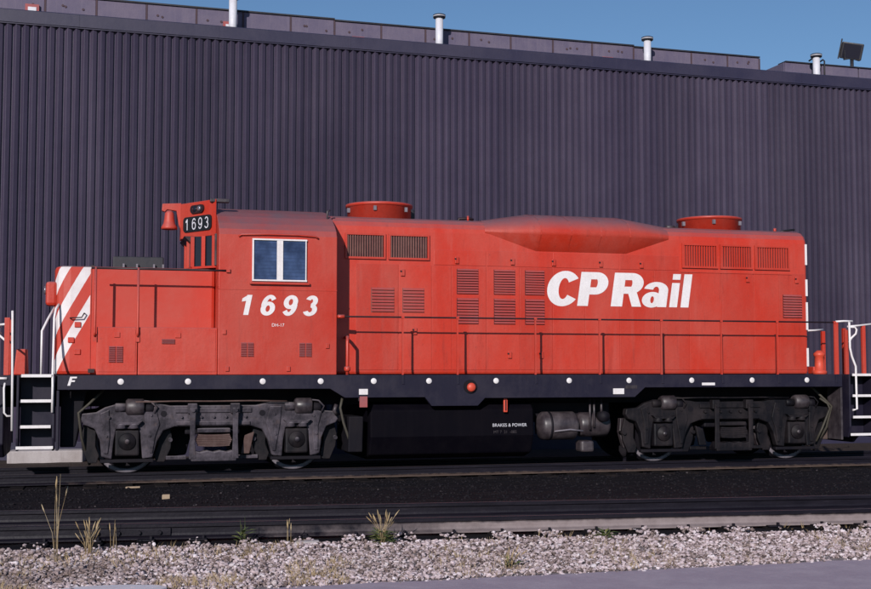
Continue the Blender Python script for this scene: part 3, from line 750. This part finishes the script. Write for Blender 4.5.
part(BX().box(1.90, 2.89, -1.565, -1.501, 3.085, 3.125), 'window_sill', 'red', cab, bevel=.006)
part(BX().box(1.402, 3.358, -1.507, -1.5005, 2.995, 3.012), 'seam_strip', 'red', cab)
for ch, x in zip('1693', (1.735, 2.065, 2.425, 2.775)):
    part(glyph(ch, x, 2.58, .33, .335, -1.5045, .2, 1.15), 'number_digit', 'white', cab)
text_part('DH-17', .075, 2.27, -1.5035, 2.395, 'white', cab, 'stencil')
def louver(x0, x1, z0, z1, y, n_, par, dark='rail_red', name='louver', cols=1):
    """shallow recess plate with n_ pressed slats standing proud"""
    b0 = part(BX().box(x0, x1, y - .002, y + .003, z0, z1), name, dark, par)
    mb = MB(); p = (z1 - z0) / n_; cw = (x1 - x0) / cols
    for c_ in range(cols):
        a, b_ = x0 + c_ * cw + .008, x0 + (c_ + 1) * cw - .008
        for i in range(n_):
            z = z0 + i * p
            mb.prism([(y - .0025, z + p * .98), (y - .028, z + p * .34), (y - .028, z + p * .26), (y - .0025, z + p * .36)], 'x', a, b_)
    o = part(mb, 'louver_slats', 'red', par); tag(o, kind='stuff')
    return b0
louver(1.76, 1.98, 1.90, 2.13, -1.501, 8, cab, 'red', cols=2)
louver(2.72, 2.94, 1.90, 2.13, -1.501, 8, cab, 'red', cols=2)
for x, z in ((3.2, 2.08), (1.5, 2.3), (2.55, 1.70), (1.55, 1.70)):
    part(BX().box(x - .03, x + .03, -1.525, -1.501, z - .04, z + .04), 'grab_bracket', 'red', cab, bevel=.006)
part(MB().tube([(3.28, -1.0, 4.22), (3.28, -1.0, 4.40), (3.33, -1.0, 4.42)], .018), 'marker_hook', 'tank_grey', cab)
# windscreen, number boards, headlight and bell at the cab front
ws = part(MB().prism([(1.395, -1.0), (1.05, -.62), (1.0, -.3), (1.0, .3), (1.05, .62), (1.395, 1.0)], 'z', 3.42, 3.93), 'windscreen', 'darkglass', cab)
for (x, y) in ((1.36, -.985), (1.20, -.82), (1.035, -.63), (.99, -.3), (.99, .3), (1.035, .63), (1.36, .985)):
    part(BX().box(x - .03, x + .03, y - .03, y + .03, 3.42, 3.93), 'windscreen_post', 'red', cab)
part(MB().prism([(1.396, -1.06), (1.03, -.70), (.95, -.3), (.95, .3), (1.03, .70), (1.396, 1.06)], 'z', 3.385, 3.419), 'windscreen_sill', 'red', cab)
part(BX().box(1.37, 1.396, -1.10, -1.02, 3.42, 3.95), 'wiper_rail', 'tank_grey', cab)
A_, B_ = (.87, -.15), (1.38, -.95)
nb = part(MB().prism([(1.396, -.98), B_, A_, (.87, .15), (1.38, .95), (1.396, .98)], 'z', 3.94, 4.55), 'number_board', 'red', cab, bevel=.015)
nb.name = 'number_board'
dx, dy = B_[0] - A_[0], B_[1] - A_[1]; LN = math.hypot(dx, dy)
NW = Matrix.Translation((A_[0], A_[1], 3.94)) @ Matrix.Rotation(math.atan2(dy, dx), 4, 'Z')     # local x along the face, -y outwards
npart = lambda mb, name, mat, par=cab, bevel=0: mb.build(name, mat, par, NW, bevel)
def rrect(x0, x1, z0, z1, r, n_=5):
    out = []
    for cx, cz, a0 in ((x1 - r, z1 - r, 0), (x0 + r, z1 - r, 90), (x0 + r, z0 + r, 180), (x1 - r, z0 + r, 270)):
        out += [(cx + r * math.cos(R(a0 + 90 * i / n_)), cz + r * math.sin(R(a0 + 90 * i / n_))) for i in range(n_ + 1)]
    return out
npart(MB().prism(rrect(.09, LN - .08, .10, .36, .07), 'y', -.022, -.001), 'number_plate', 'plate')
for i, ch in enumerate('1693'):
    npart(glyph(ch, .17 + i * .175, .135, .19, .155, -.0245, 0, .62), 'number_digit', 'tank_grey' if False else 'galv')
npart(MB().prism(rrect(.30, .66, .41, .55, .065), 'y', -.035, -.001), 'light_bezel', 'rail_red')
npart(MB().lathe([(0, -.062), (.035, -.058), (.052, -.036)], (.56, 0, .48), 'y', 18), 'marker_light', 'lens')
npart(MB().lathe([(0, -.045), (.05, -.043), (.056, -.036)], (.42, 0, .48), 'y', 18), 'marker_light', 'darkglass')
part(BX().box(1.30, 1.62, -.95, -.80, 4.50, 4.56), 'antenna_bar', 'tank_grey', cab, bevel=.01)
part(MB().prism([(.90, 3.945), (1.38, 3.945), (1.38, 3.80), (1.05, 3.80)], 'y', -.60, .60), 'visor', 'rail_red', cab)
bb = part(MB().prism([(.88, 4.58), (.56, 4.56), (.55, 4.44), (.60, 4.42), (.64, 4.46), (.80, 4.44), (.84, 4.20), (.88, 4.10)], 'y', -.05, .05), 'bell_bracket', 'red', cab, bevel=.008)
part(MB().lathe([(.0, 4.45), (.05, 4.445), (.075, 4.40), (.085, 4.30), (.10, 4.22), (.135, 4.16), (.14, 4.12), (.12, 4.12), (.0, 4.2)][::-1], (.68, 0, 0), 'z', 24), 'bell', 'red', cab)
# short hood
NP = [(1.398, -.95), (-.92, -.95), (-1.03, -.935), (-1.11, -.89), (-1.16, -.80), (-1.18, -.62), (-1.19, -.3)]
NP = NP + [(a, -b_) for a, b_ in NP[::-1]]
nose = part(MB().prism(NP, 'z', 1.602, 3.37), 'short_hood', 'nose', bevel=.06)
part(BX().box(-1.31, -1.13, -.86, -.60, 2.72, 3.12), 'signal_light', 'red', nose, bevel=.05)
part(MB().lathe([(0, -1.345), (.06, -1.34), (.08, -1.31)], (0, -.73, 2.98), 'x', 18), 'lamp_lens', 'lens', nose)
part(BX().box(-.26, .58, -.35, .35, 3.38, 3.60), 'roof_hatch', 'darkmetal', nose, bevel=.02)
for x in (-.1, .12, .40, .55):
    part(BX().box(x, x + .03, -.42, -.36, 3.38, 3.47), 'hatch_clip', 'steel', nose)
part(BX().box(-.62, -.55, -.30, -.2, 3.37, 3.44), 'lifting_lug', 'rail_red', nose)
for z in (2.50, 2.80):
    pass
part(MB().tube([(-.92, -.95, 2.52), (-.92, -1.02, 2.52), (-.74, -1.02, 2.53), (-.70, -1.02, 2.60), (-.70, -.95, 2.60)], .011), 'grab_iron', 'rail_red', nose)
for x, z in ((-.9, 2.17), (-.8, 2.42), (-.80, 1.98)):
    part(BX().box(x - .05, x + .05, -.975, -.945, z - .05, z + .04), 'hinge', 'red', nose, bevel=.01)
part(BX().box(-.63, -.53, -.985, -.95, 1.64, 1.70), 'drain_notch', 'rail_red', nose)
for x in (-.605,):
    part(BX().box(x - .008, x + .008, -.962, -.945, 1.62, 3.33), 'seam_strip', 'red', nose)
for x0, x1 in ((-.50, .13), (.14, 1.396)):
    bx_ = part(BX().box(x0, x1, -1.45, -.951, 1.602, 2.365), 'battery_box', 'red', bevel=.012)
    part(BX().box(x0 + .03, x1 - .03, -1.458, -1.4505, 1.65, 2.33), 'box_door', 'red', bx_, bevel=.003)
    xm = (x0 + x1) / 2
    if x0 < 0: louver(-.32, -.09, 1.80, 2.06, -1.459, 9, bx_, 'red', cols=2)
    else: louver(.50, .72, 2.10, 2.18, -1.459, 3, bx_, 'red')
    part(BX().box(xm - .05, xm + .04, -1.475, -1.459, 2.20, 2.28), 'latch', 'red', bx_, bevel=.004)
# nose handrail on its two brackets
part(MB().tube([(-.60, -1.47, 3.30), (.3, -1.47, 3.30), (1.2, -1.47, 3.30), (1.55, -1.515, 3.30)], .017), 'nose_handrail', 'rail_red')
part(BX().box(1.52, 1.58, -1.54, -1.501, 3.27, 3.33), 'rail_foot', 'red')
for x in (-.53, .13):
    part(MB().tube([(x, -1.46, 2.24), (x, -1.485, 2.22), (x, -1.50, 2.28), (x, -1.47, 2.5), (x, -1.47, 3.32)], .02), 'rail_bracket', 'red')
    part(BX().box(x - .03, x + .03, -1.478, -1.459, 2.13, 2.25), 'rail_foot', 'red')

# long hood ----------------------------------------------------------------------
HP = [(-.91, 1.602), (-.91, 4.10), (-.895, 4.18), (-.85, 4.26), (-.77, 4.325), (-.65, 4.365), (-.4, 4.39), (0, 4.40)]
HPF = HP + [(-a, b_) for a, b_ in HP[::-1][1:]]
hood = part(MB().prism(HPF, 'x', 3.362, 12.66), 'long_hood', 'red', bevel=.05)
for f_ in hood.data.polygons: pass
DX = [3.80, 4.56, 5.16, 5.53, 6.17, 6.80, 7.43, 8.06, 8.74, 9.44, 10.15, 10.82, 11.50, 12.04, 12.60]
doors = []
for a, b_ in zip(DX[:-1], DX[1:]):
    doors.append(part(BX().box(a + .005, b_ - .005, -.922, -.9105, 1.68, 3.52), 'hood_door', 'red', hood, bevel=.003))
for a, b_ in ((5.2, 6.17), (6.18, 7.43), (7.44, 8.74), (8.75, 9.95)):
    part(BX().box(a + .005, b_ - .005, -.920, -.9105, 3.532, 3.80), 'upper_panel', 'red', hood, bevel=.003)
for X_, z in ((4.63, 3.38), (5.62, 3.62), (6.66, 3.62), (7.45, 3.62), (8.37, 3.62), (9.18, 3.62), (11.37, 3.40), (12.42, 3.40), (4.85, 2.36), (6.6, 1.95), (7.2, 1.95)):
    part(BX().box(X_ - .035, X_ + .035, -.955, -.9225, z - .06, z + .06), 'latch', 'red', hood, bevel=.006)
    part(BX().box(X_ - .05, X_ - .02, -.97, -.956, z + .01, z + .035), 'latch_pin', 'rail_red', hood)
YD = -.9235
louver(4.07, 4.48, 2.68, 3.11, YD, 8, hood, 'shutter')
louver(4.63, 5.02, 2.68, 3.11, YD, 8, hood, 'shutter')
for a, b_ in ((5.62, 6.02), (6.31, 6.71), (6.90, 7.27)):
    louver(a, b_, 3.02, 3.47, YD, 10, hood)
    louver(a, b_, 2.49, 2.95, YD, 9, hood)
louver(12.12, 12.53, 2.67, 3.12, YD, 9, hood)
def shutter(x0, x1, z0, z1, n_, slat):
    fr = MB(); t = .035; y0, y1 = -.95, -.9105
    fr.box(x0 - t, x1 + t, y0, y1, z1, z1 + t).box(x0 - t, x1 + t, y0, y1, z0 - t, z0).box(x0 - t, x0, y0, y1, z0, z1).box(x1, x1 + t, y0, y1, z0, z1)
    o = part(fr, 'shutter_frame', 'red', hood)
    part(BX().box(x0, x1, -.916, -.9108, z0, z1), 'shutter_back', 'rail_red' if slat == 'red' else 'under', hood)
    mb = MB(); p = (x1 - x0) / n_
    for i in range(n_):
        x = x0 + i * p
        mb.prism([(x + p * .10, -.917), (x + p * .25, -.935), (x + p * .62, -.935), (x + p * .76, -.917)], 'z', z0, z1)
    tag(part(mb, 'shutter_slats', slat, hood), kind='stuff')
shutter(3.64, 4.29, 3.64, 4.02, 15, 'shutter'); shutter(4.41, 5.08, 3.64, 4.02, 15, 'shutter')
shutter(10.04, 10.71, 3.62, 4.01, 13, 'red'); shutter(10.83, 11.44, 3.62, 4.01, 12, 'red'); shutter(11.56, 12.24, 3.62, 4.01, 13, 'red')
part(BX().box(9.97, 12.32, -.935, -.9105, 3.50, 3.53), 'trim_strip', 'red', hood)
# white end stripes wrapping the rear corner
for z0, z1 in ((3.70, 4.10), (3.10, 3.42), (2.45, 2.98), (1.75, 2.1)):
    part(BX().box(12.625, 12.668, -.9155, -.80, z0, z1), 'corner_stripe', 'white', hood)
for z in (4.05, 3.85, 3.6, 3.4, 3.0, 2.5, 2.3):
    part(BX().box(12.662, 12.76 + random.uniform(0, .05), -.72, -.62, z - .05, z + .04), 'rear_fitting', 'rail_red', hood, bevel=.01)
part(MB().tube([(12.70, -.6, 4.1), (12.80, -.62, 3.9), (12.78, -.6, 3.2), (12.74, -.6, 2.6)], .025), 'rear_cable', 'rubber', hood)
# lettering on the doors
for ch, x, w_ in (('C', 7.28, .80), ('P', 7.90, .76), ('R', 8.56, .82), ('a', 9.165, .87), ('i', 9.735, .74), ('l', 9.965, .76)):
    part(glyph(ch, x, 2.845, .62, w_, -.9245, .15, 1.0 if ch in 'ail' else 1.28), 'letter', 'white', hood)
# dynamic brake blister
full = [(-.911, 3.82), (-1.13, 4.10), (-1.14, 4.17), (-1.10, 4.27), (-1.0, 4.37), (-.75, 4.48), (-.35, 4.555), (0, 4.57)]
flat = [(-.905, 4.12), (-.912, 4.14), (-.911, 4.16), (-.895, 4.21), (-.85, 4.275), (-.66, 4.37), (-.35, 4.398), (0, 4.405)]
flatR = [(-.905, 4.10), (-.912, 4.12), (-.911, 4.16), (-.895, 4.20), (-.85, 4.272), (-.66, 4.37), (-.35, 4.398), (0, 4.405)]
secs = [(6.15, flat), (7.12, full), (8.88, full), (9.75, flatR)]
mb = MB(); k = 2 * len(full) - 1; v = []
for X_, s_ in secs:
    v += [(X_, a, b_) for a, b_ in s_] + [(X_, -a, b_) for a, b_ in s_[::-1][1:]]
mb.add(v, [(i * k + j, i * k + j + 1, (i + 1) * k + j + 1, (i + 1) * k + j) for i in range(3) for j in range(k - 1)], True)
mb.f = [q[::-1] for q in mb.f]
part(mb, 'dynamic_brake_blister', 'red', hood, auto=True)
for X_ in (7.14, 7.72, 8.3, 8.87):
    pts = [(a - .004 * (1 if a < 0 else -1), b_ + .003) for a, b_ in full] + [(-a + .004, b_ + .003) for a, b_ in full[::-1][1:]]
    w2 = MB(); k2 = len(pts); w2.add([(X_ - .012, a, b_) for a, b_ in pts] + [(X_ + .012, a, b_) for a, b_ in pts], [(j, j + k2, j + k2 + 1, j + 1) for j in range(k2 - 1)])
    part(w2, 'weld_strap', 'red', hood)
# roof fans, stacks and small fittings
for X_, r, z1 in ((4.42, .61, 4.67), (11.08, .63, 4.64)):
    fh = part(MB().lathe([(r - .03, 4.36), (r - .03, z1 - .05), (r, z1 - .045), (r, z1), (r - .05, z1), (r - .05, z1 - .03), (.15, z1 - .03), (0.0, z1 - .02)], (X_, 0, 0), 'z', 48), 'fan_housing', 'red', hood)
    for a in range(0, 360, 60):
        part(BX().box(X_ + (r - .01) * math.cos(R(a + 250)) - .025, X_ + (r - .01) * math.cos(R(a + 250)) + .025, (r - .01) * math.sin(R(a + 250)) - .025, (r - .01) * math.sin(R(a + 250)) + .025, z1 - .16, z1 - .08), 'fan_clip', 'steel', hood)
part(BX().box(4.80, 5.16, .25, .7, 4.38, 4.66), 'exhaust_stack', 'darkmetal', hood, bevel=.03)
part(MB().prism([(10.15, 4.39), (10.45, 4.50), (10.9, 4.62), (11.0, 4.62), (11.0, 4.39)], 'y', .65, 1.0), 'stack_cowl', 'darkmetal', hood, bevel=.02)
part(MB().tube([(10.05, -.2, 4.43), (10.22, -.2, 4.43)], .04), 'roof_lug', 'tank_grey', hood)
part(BX().box(5.62, 5.90, -.1, .1, 4.40, 4.44), 'roof_fitting', 'darkmetal', hood)
part(MB().tube([(5.9, -.05, 4.40), (5.92, -.05, 4.47), (6.12, -.05, 4.49), (6.2, -.05, 4.46)], .028), 'roof_horn', 'rail_red', hood)
part(MB().tube([(6.02, -.3, 4.39), (6.02, -.3, 4.5)], .02), 'roof_lug', 'red', hood)
part(MB().tube([(12.35, -.3, 4.39), (12.35, -.3, 4.47)], .03), 'roof_lug', 'red', hood)
part(MB().tube([(12.5, -.2, 4.40), (12.62, -.2, 4.44), (12.85, -.2, 4.47)], .02), 'roof_antenna', 'rubber', hood)
# walkway handrail with stanchions
HZ = 2.575
part(MB().tube([(3.37, -1.44, HZ), (3.50, -1.46, HZ), (5, -1.47, HZ), (8, -1.47, HZ), (11, -1.47, HZ), (12.9, -1.47, HZ)], .0145), 'walkway_handrail', 'rail_red')
part(MB().tube([(3.362, -1.43, HZ), (3.50, -1.455, HZ)], .035), 'rail_socket', 'red')
st0 = None
for X_ in (4.5, 5.47, 6.89, 8.1, 9.3, 10.5, 11.65, 12.87):
    if st0 is None:
        st0 = part(BX().prism([(-1.49, 1.601), (-1.45, 1.601), (-1.458, HZ), (-1.482, HZ)], 'x', X_ - .013, X_ + .013).box(X_ - .025, X_ + .025, -1.492, -1.448, HZ - .018, HZ + .02), 'stanchion', 'red')
    else: moved(st0, loco, X_ - 4.5)
    part(BX().box(X_ - .022, X_ + .022, -1.532, -1.5205, 1.44, 1.598), 'stanchion_foot', 'navy', sill, bevel=.004)
part(MB().tube([(3.56, -1.40, 1.6), (3.56, -1.40, 1.78), (3.56, -1.40, 2.15), (3.57, -1.38, 2.23), (3.62, -1.1, 2.24), (3.62, -.93, 2.24)], .028), 'grab_post', 'red')
part(MB().lathe([(.045, 1.66), (.055, 1.68), (.055, 1.72), (.045, 1.74)], (3.56, -1.40, 0), 'z', 14), 'post_collar', 'red')

# end platforms, steps, rails ------------------------------------------------------
def steps(x0, x1, outer, front):
    zs = (.485, .81, 1.21, 1.602)
    for i, z in enumerate(zs):
        y1 = -1.16
        tr = part(BX().box(x0, x1, -1.50, y1, z - .035, z), 'step_tread', 'navy')
        a, b_ = (x0 + .02, x1 - .01) if i else (x0 - .04, x1 + .03)
        part(BX().box(a, b_, -1.512, -1.5005, z - .034, z + .012), 'step_nosing', 'white', tr)
    part(BX().box(x0, x1, -1.155, -1.12, .46, 1.597), 'step_back', 'navy')
    inner = x1 if front else x0
    for x in (x0 - .045, x1 + .01):
        part(MB().prism([(-1.49, 1.6), (-1.49, .62), (-1.42, .42), (-1.12, .42), (-1.12, 1.6)], 'x', x, x + .035), 'step_side_plate', 'navy', bevel=.006)
steps(-1.64, -1.16, -1, True)
steps(13.19, 13.67, 1, False)
part(BX().box(12.96, 13.0, -1.49, -1.05, .38, 1.36), 'splash_plate', 'tank_grey', bevel=.006)
part(BX().box(-1.09, -1.05, -1.49, -1.05, .42, 1.36), 'splash_plate', 'navy', bevel=.006)
part(MB().prism([(-1.04, 1.42), (-.62, 1.42), (-.72, .95), (-.80, .45), (-1.04, .45)], 'y', -1.1, 1.1), 'sand_box', 'under', bevel=.02)
part(MB().prism([(-1.0, 1.43), (-1.0, .5), (-.7, .28), (.7, .28), (1.0, .5), (1.0, 1.43)], 'x', -1.99, -1.90), 'pilot', 'navy', bevel=.02)
part(MB().prism([(-1.0, 1.43), (-1.0, .5), (-.7, .28), (.7, .28), (1.0, .5), (1.0, 1.43)], 'x', 13.69, 13.78), 'pilot', 'navy', bevel=.02)
for s_, x in ((-1, -1.995), (1, 13.785)):
    part(MB().prism([(x, .76), (x + s_ * .34, .74), (x + s_ * .58, .70), (x + s_ * .62, .96), (x + s_ * .40, 1.0), (x, .98)], 'y', -.13, .13), 'coupler', 'under', bevel=.03)
    part(MB().prism([(x + s_ * .36, -.13), (x + s_ * .62, -.26), (x + s_ * .66, -.16), (x + s_ * .50, -.05)], 'z', .68, 1.0), 'coupler_knuckle', 'under', bevel=.03)
    for yy in (-.62, -.42, .42, .62):
        part(MB().tube([(x + s_ * .01, yy, 1.15), (x + s_ * .14, yy, 1.12), (x + s_ * .20, yy, .90), (x + s_ * .18, yy, .62), (x + s_ * .26, yy, .48)], .03), 'air_hose', 'rubber')
    part(MB().tube([(x + s_ * .02, -1.35, 1.34), (x + s_ * .10, -1.35, 1.30), (x + s_ * .10, -1.0, 1.02), (x + s_ * .12, 0, 1.04)], .016), 'uncoupling_lever', 'white')
# front handrails
part(MB().tube([(-1.77, -1.49, 2.60), (-1.765, -1.515, 2.50), (-1.75, -1.515, 1.6), (-1.74, -1.515, .74)], .019), 'step_handrail', 'white')
part(MB().tube([(-1.10, -.93, 2.74), (-1.14, -1.03, 2.66), (-1.16, -1.08, 2.52), (-1.16, -1.2, 2.0), (-1.155, -1.48, 1.58), (-1.15, -1.515, 1.45), (-1.15, -1.515, 1.02)], .02), 'step_handrail', 'white')
part(MB().tube([(-1.16, -.75, 2.72), (-1.26, -1.0, 2.50), (-1.34, -1.2, 2.30), (-1.34, -1.2, 1.6)], .019), 'step_handrail', 'white')
fp = part(BX().box(-1.89, -1.81, -1.40, -1.34, 1.6, 2.50), 'end_post', 'red', bevel=.006)
part(BX().box(-1.90, -1.84, -.55, -.49, 1.6, 2.50), 'end_post', 'red', bevel=.006)
part(MB().tube([(-1.85, -1.37, 2.40), (-2.02, -.9, 2.40), (-2.05, 0, 2.40)], .018), 'end_rail', 'white')
part(MB().tube([(-1.85, -1.37, 2.12), (-2.02, -1.1, 2.26), (-2.06, -.6, 2.3), (-2.06, .2, 2.3)], .018), 'end_chain', 'white')
part(MB().prism([(-1.78, 1.6), (-1.56, 1.6), (-1.58, 2.02), (-1.74, 2.02)], 'y', -.85, -.55), 'brake_stand', 'red', bevel=.02)
part(MB().tube([(-1.99, -1.2, 1.60), (-1.93, -1.51, 1.55), (-1.83, -1.51, 1.55)], .02), 'grab_iron', 'white')
part(MB().tube([(-1.86, -1.49, 1.48), (-1.87, -1.51, 1.40), (-1.86, -1.51, 1.02), (-1.82, -1.51, .97), (-1.74, -1.50, .97)], .016), 'grab_iron', 'white')
part(BX().box(-1.98, -1.74, -1.50, -1.151, 1.44, 1.5975), 'platform_edge', 'navy', bevel=.006)
part(BX().box(13.72, 13.98, -1.50, -1.151, 1.44, 1.5975), 'platform_edge', 'navy', bevel=.006)
# rear rails
for x, y, zt in ((13.19, -.60, 2.44), (12.92, -1.44, 2.60), (13.19, -1.36, 2.44), (13.55, -1.38, 2.53), (13.66, -.6, 2.5)):
    part(BX().box(x - .035, x + .035, y - .03, y + .03, 1.6, zt), 'end_post', 'red', bevel=.006)
part(MB().tube([(12.90, -1.46, 2.59), (13.05, -1.50, 2.60), (13.24, -1.50, 2.60)], .019), 'end_rail', 'white')
part(MB().tube([(13.16, -1.50, 2.20), (13.20, -1.51, 2.28), (13.30, -1.51, 2.36), (13.32, -1.51, 2.44), (13.28, -1.51, 2.49), (13.16, -1.51, 2.49)], .02), 'step_handrail', 'white')
part(MB().tube([(13.16, -1.515, 2.58), (13.165, -1.515, 2.1), (13.20, -1.515, 1.94), (13.28, -1.515, 1.75), (13.29, -1.515, .95), (13.2, -1.515, .93)], .021), 'step_handrail', 'white')
part(MB().tube([(13.15, -1.48, 2.50), (13.40, -1.44, 2.52), (13.9, -1.3, 2.57), (14.2, -.9, 2.57)], .018), 'end_chain', 'white')
part(MB().tube([(12.70, -.75, 2.44), (12.95, -.68, 2.45), (13.19, -.6, 2.47)], .018), 'end_chain', 'white')
part(MB().lathe([(.14, 1.6), (.14, 1.66), (.09, 1.68), (.09, 1.94), (.11, 1.96), (.11, 2.0), (.04, 2.06), (0, 2.06)], (13.02, -.72, 0), 'z', 20), 'sand_filler', 'orange')
part(BX().box(12.90, 13.15, -.70, -.50, 1.605, 1.75), 'sand_filler_base', 'red', bevel=.02)
part(MB().tube([(12.70, -1.2, 1.15), (12.83, -1.25, 1.05), (12.88, -1.25, .95), (12.74, -1.2, .58), (12.64, -1.15, .34)], .02), 'sand_hose', 'hose')
part(BX().box(12.9, 13.15, -.9, -.5, .35, .85), 'brake_chest', 'brown', bevel=.03)

# ------------------------------------------------------------------ small things lying about
def lump(name, x, y, sx, sy, sz, mat, label, cat):
    mb = MB(); q = ICO * (1 + rng.uniform(-.15, .15, (12, 1)))
    z = gh(x, y)
    mb.prism([(x - sx, y - sy), (x + sx * .9, y - sy * .8), (x + sx, y + sy), (x - sx * .8, y + sy * .9)], 'z', z - .01, z + sz)
    tag(mb.build(name, mat, bevel=.008), label, cat)
lump('wood_block', .52, -3.15, .06, .04, .06, 'wood', 'short pale wood block lying on the black cinders between the tracks', 'wood block')
lump('wood_scrap', .10, -1.35, .12, .03, .025, 'wood', 'thin brown splinter of wood lying by the locomotive rail', 'wood scrap')
o = MB().lathe([(.033, 0), (.033, .11), (.028, .12), (0, .12)], (1.80, -6.25, gh(1.8, -6.25) + .02), 'z', 16).build('drink_can', 'galv')
tag(o, 'small silver drink can standing between the siding rails', 'can')
lump('broken_plank', 1.72, -8.42, .14, .06, .05, 'concrete', 'pale broken block lying on a tie end beside the siding', 'broken block')

def weed(name, x, y, label, blades, h, spread, mat, leaves=0, heads=True, leafmat='leaf'):
    z = gh(x, y) - .01
    root = empty(name, Matrix.Translation((x, y, z)), label, 'weed')
    W_ = Matrix()
    mb = MB(); hd = MB()
    for i in range(blades):
        a = random.uniform(0, 2 * math.pi); l = h * random.uniform(.55, 1.0); s_ = spread * random.uniform(.2, 1)
        bx_, by_ = x + random.uniform(-.03, .03), y + random.uniform(-.03, .03)
        tip = Vector((bx_ + s_ * math.cos(a), by_ + s_ * math.sin(a), z + l))
        mid = Vector((bx_ + s_ * .3 * math.cos(a), by_ + s_ * .3 * math.sin(a), z + l * .6))
        mb.tube([(bx_, by_, z), mid, tip], [.003, .0024, .001], 4)
        if heads and random.random() < .6:
            d = (tip - mid).normalized()
            hd.tube([tip - d * .02, tip + d * .03, tip + d * .08], [.002, .007, .002], 5)
    mb.build('stems', mat, root)
    if hd.v: tag(hd.build('seed_heads', mat, root), kind='stuff')
    if leaves:
        lf = MB()
        for i in range(leaves):
            a = random.uniform(0, 2 * math.pi); l = random.uniform(.08, .2); zz = z + random.uniform(.02, h * .45)
            bx_, by_ = x + random.uniform(-.04, .04), y + random.uniform(-.04, .04)
            d = Vector((math.cos(a), math.sin(a), random.uniform(.1, .8))).normalized(); sd_ = Vector((-math.sin(a), math.cos(a), 0)) * l * .13
            p0 = Vector((bx_, by_, zz)); p1 = p0 + d * l * .5; p2 = p0 + d * l - Vector((0, 0, l * .15))
            lf.add([p0, p1 - sd_, p1 + Vector((0, 0, .006)), p1 + sd_, p2], [(0, 1, 2), (0, 2, 3), (1, 4, 2), (2, 4, 3)])
        lf.build('leaves', leafmat, root)
weed('tall_grass', -.84, -8.68, 'tallest dry straw stalks, leftmost in the gravel', 6, .95, .16, 'straw')
weed('dry_weed', -.53, -8.45, 'short bushy dead weed beside the tallest straw stalks', 22, .34, .09, 'straw')
weed('dry_weed', -.28, -8.3, 'thin single dead stalk just right of the bushy dead weed', 4, .36, .04, 'straw')
weed('green_sprig', 1.08, -8.1, 'small upright green sprig by the pale broken block', 5, .34, .05, 'leaf', 18, False)
weed('leafy_weed', 2.51, -8.62, 'spreading green and straw weed clump against the dusty rail', 22, .32, .16, 'straw', 60)
weed('dry_weed', 1.55, -8.25, 'thin dead stalk right of the green sprig', 4, .28, .04, 'straw')
weed('leafy_weed', 5.02, -8.75, 'low green tuft at the foot of the dusty rail, right half', 6, .16, .08, 'leaf', 22, False)
weed('leafy_weed', 3.5, -9.9, 'low straw tuft at the asphalt edge near the middle', 22, .20, .12, 'straw', 10)
sp_ = MB(); lf_ = MB()
for i in range(2200):
    x = random.uniform(-3, 9) if i % 2 else random.uniform(-3, 2); y = random.uniform(-10.25, -9.3) if random.random() < .75 else random.uniform(-9.3, -8.4)
    if noise.noise((x * 1.1, y * 1.1, 4)) < .05: continue
    z = gh(x, y); a = random.uniform(0, 6.28); l = random.uniform(.04, .13)
    d = Vector((math.cos(a) * .5, math.sin(a) * .5, 1)).normalized()
    for q in range(3):
        e = Vector((random.uniform(-.03, .03), random.uniform(-.03, .03), 0))
        p0 = Vector((x, y, z)) + e; sd_ = Vector((.003, 0, 0))
        sp_.add([p0 - sd_, p0 + sd_, p0 + d * l + e * .8], [(0, 1, 2)])
o = sp_.build('dry_grass', 'straw'); tag(o, 'sparse dry grass growing through the pale gravel by the asphalt', 'grass', kind='stuff')

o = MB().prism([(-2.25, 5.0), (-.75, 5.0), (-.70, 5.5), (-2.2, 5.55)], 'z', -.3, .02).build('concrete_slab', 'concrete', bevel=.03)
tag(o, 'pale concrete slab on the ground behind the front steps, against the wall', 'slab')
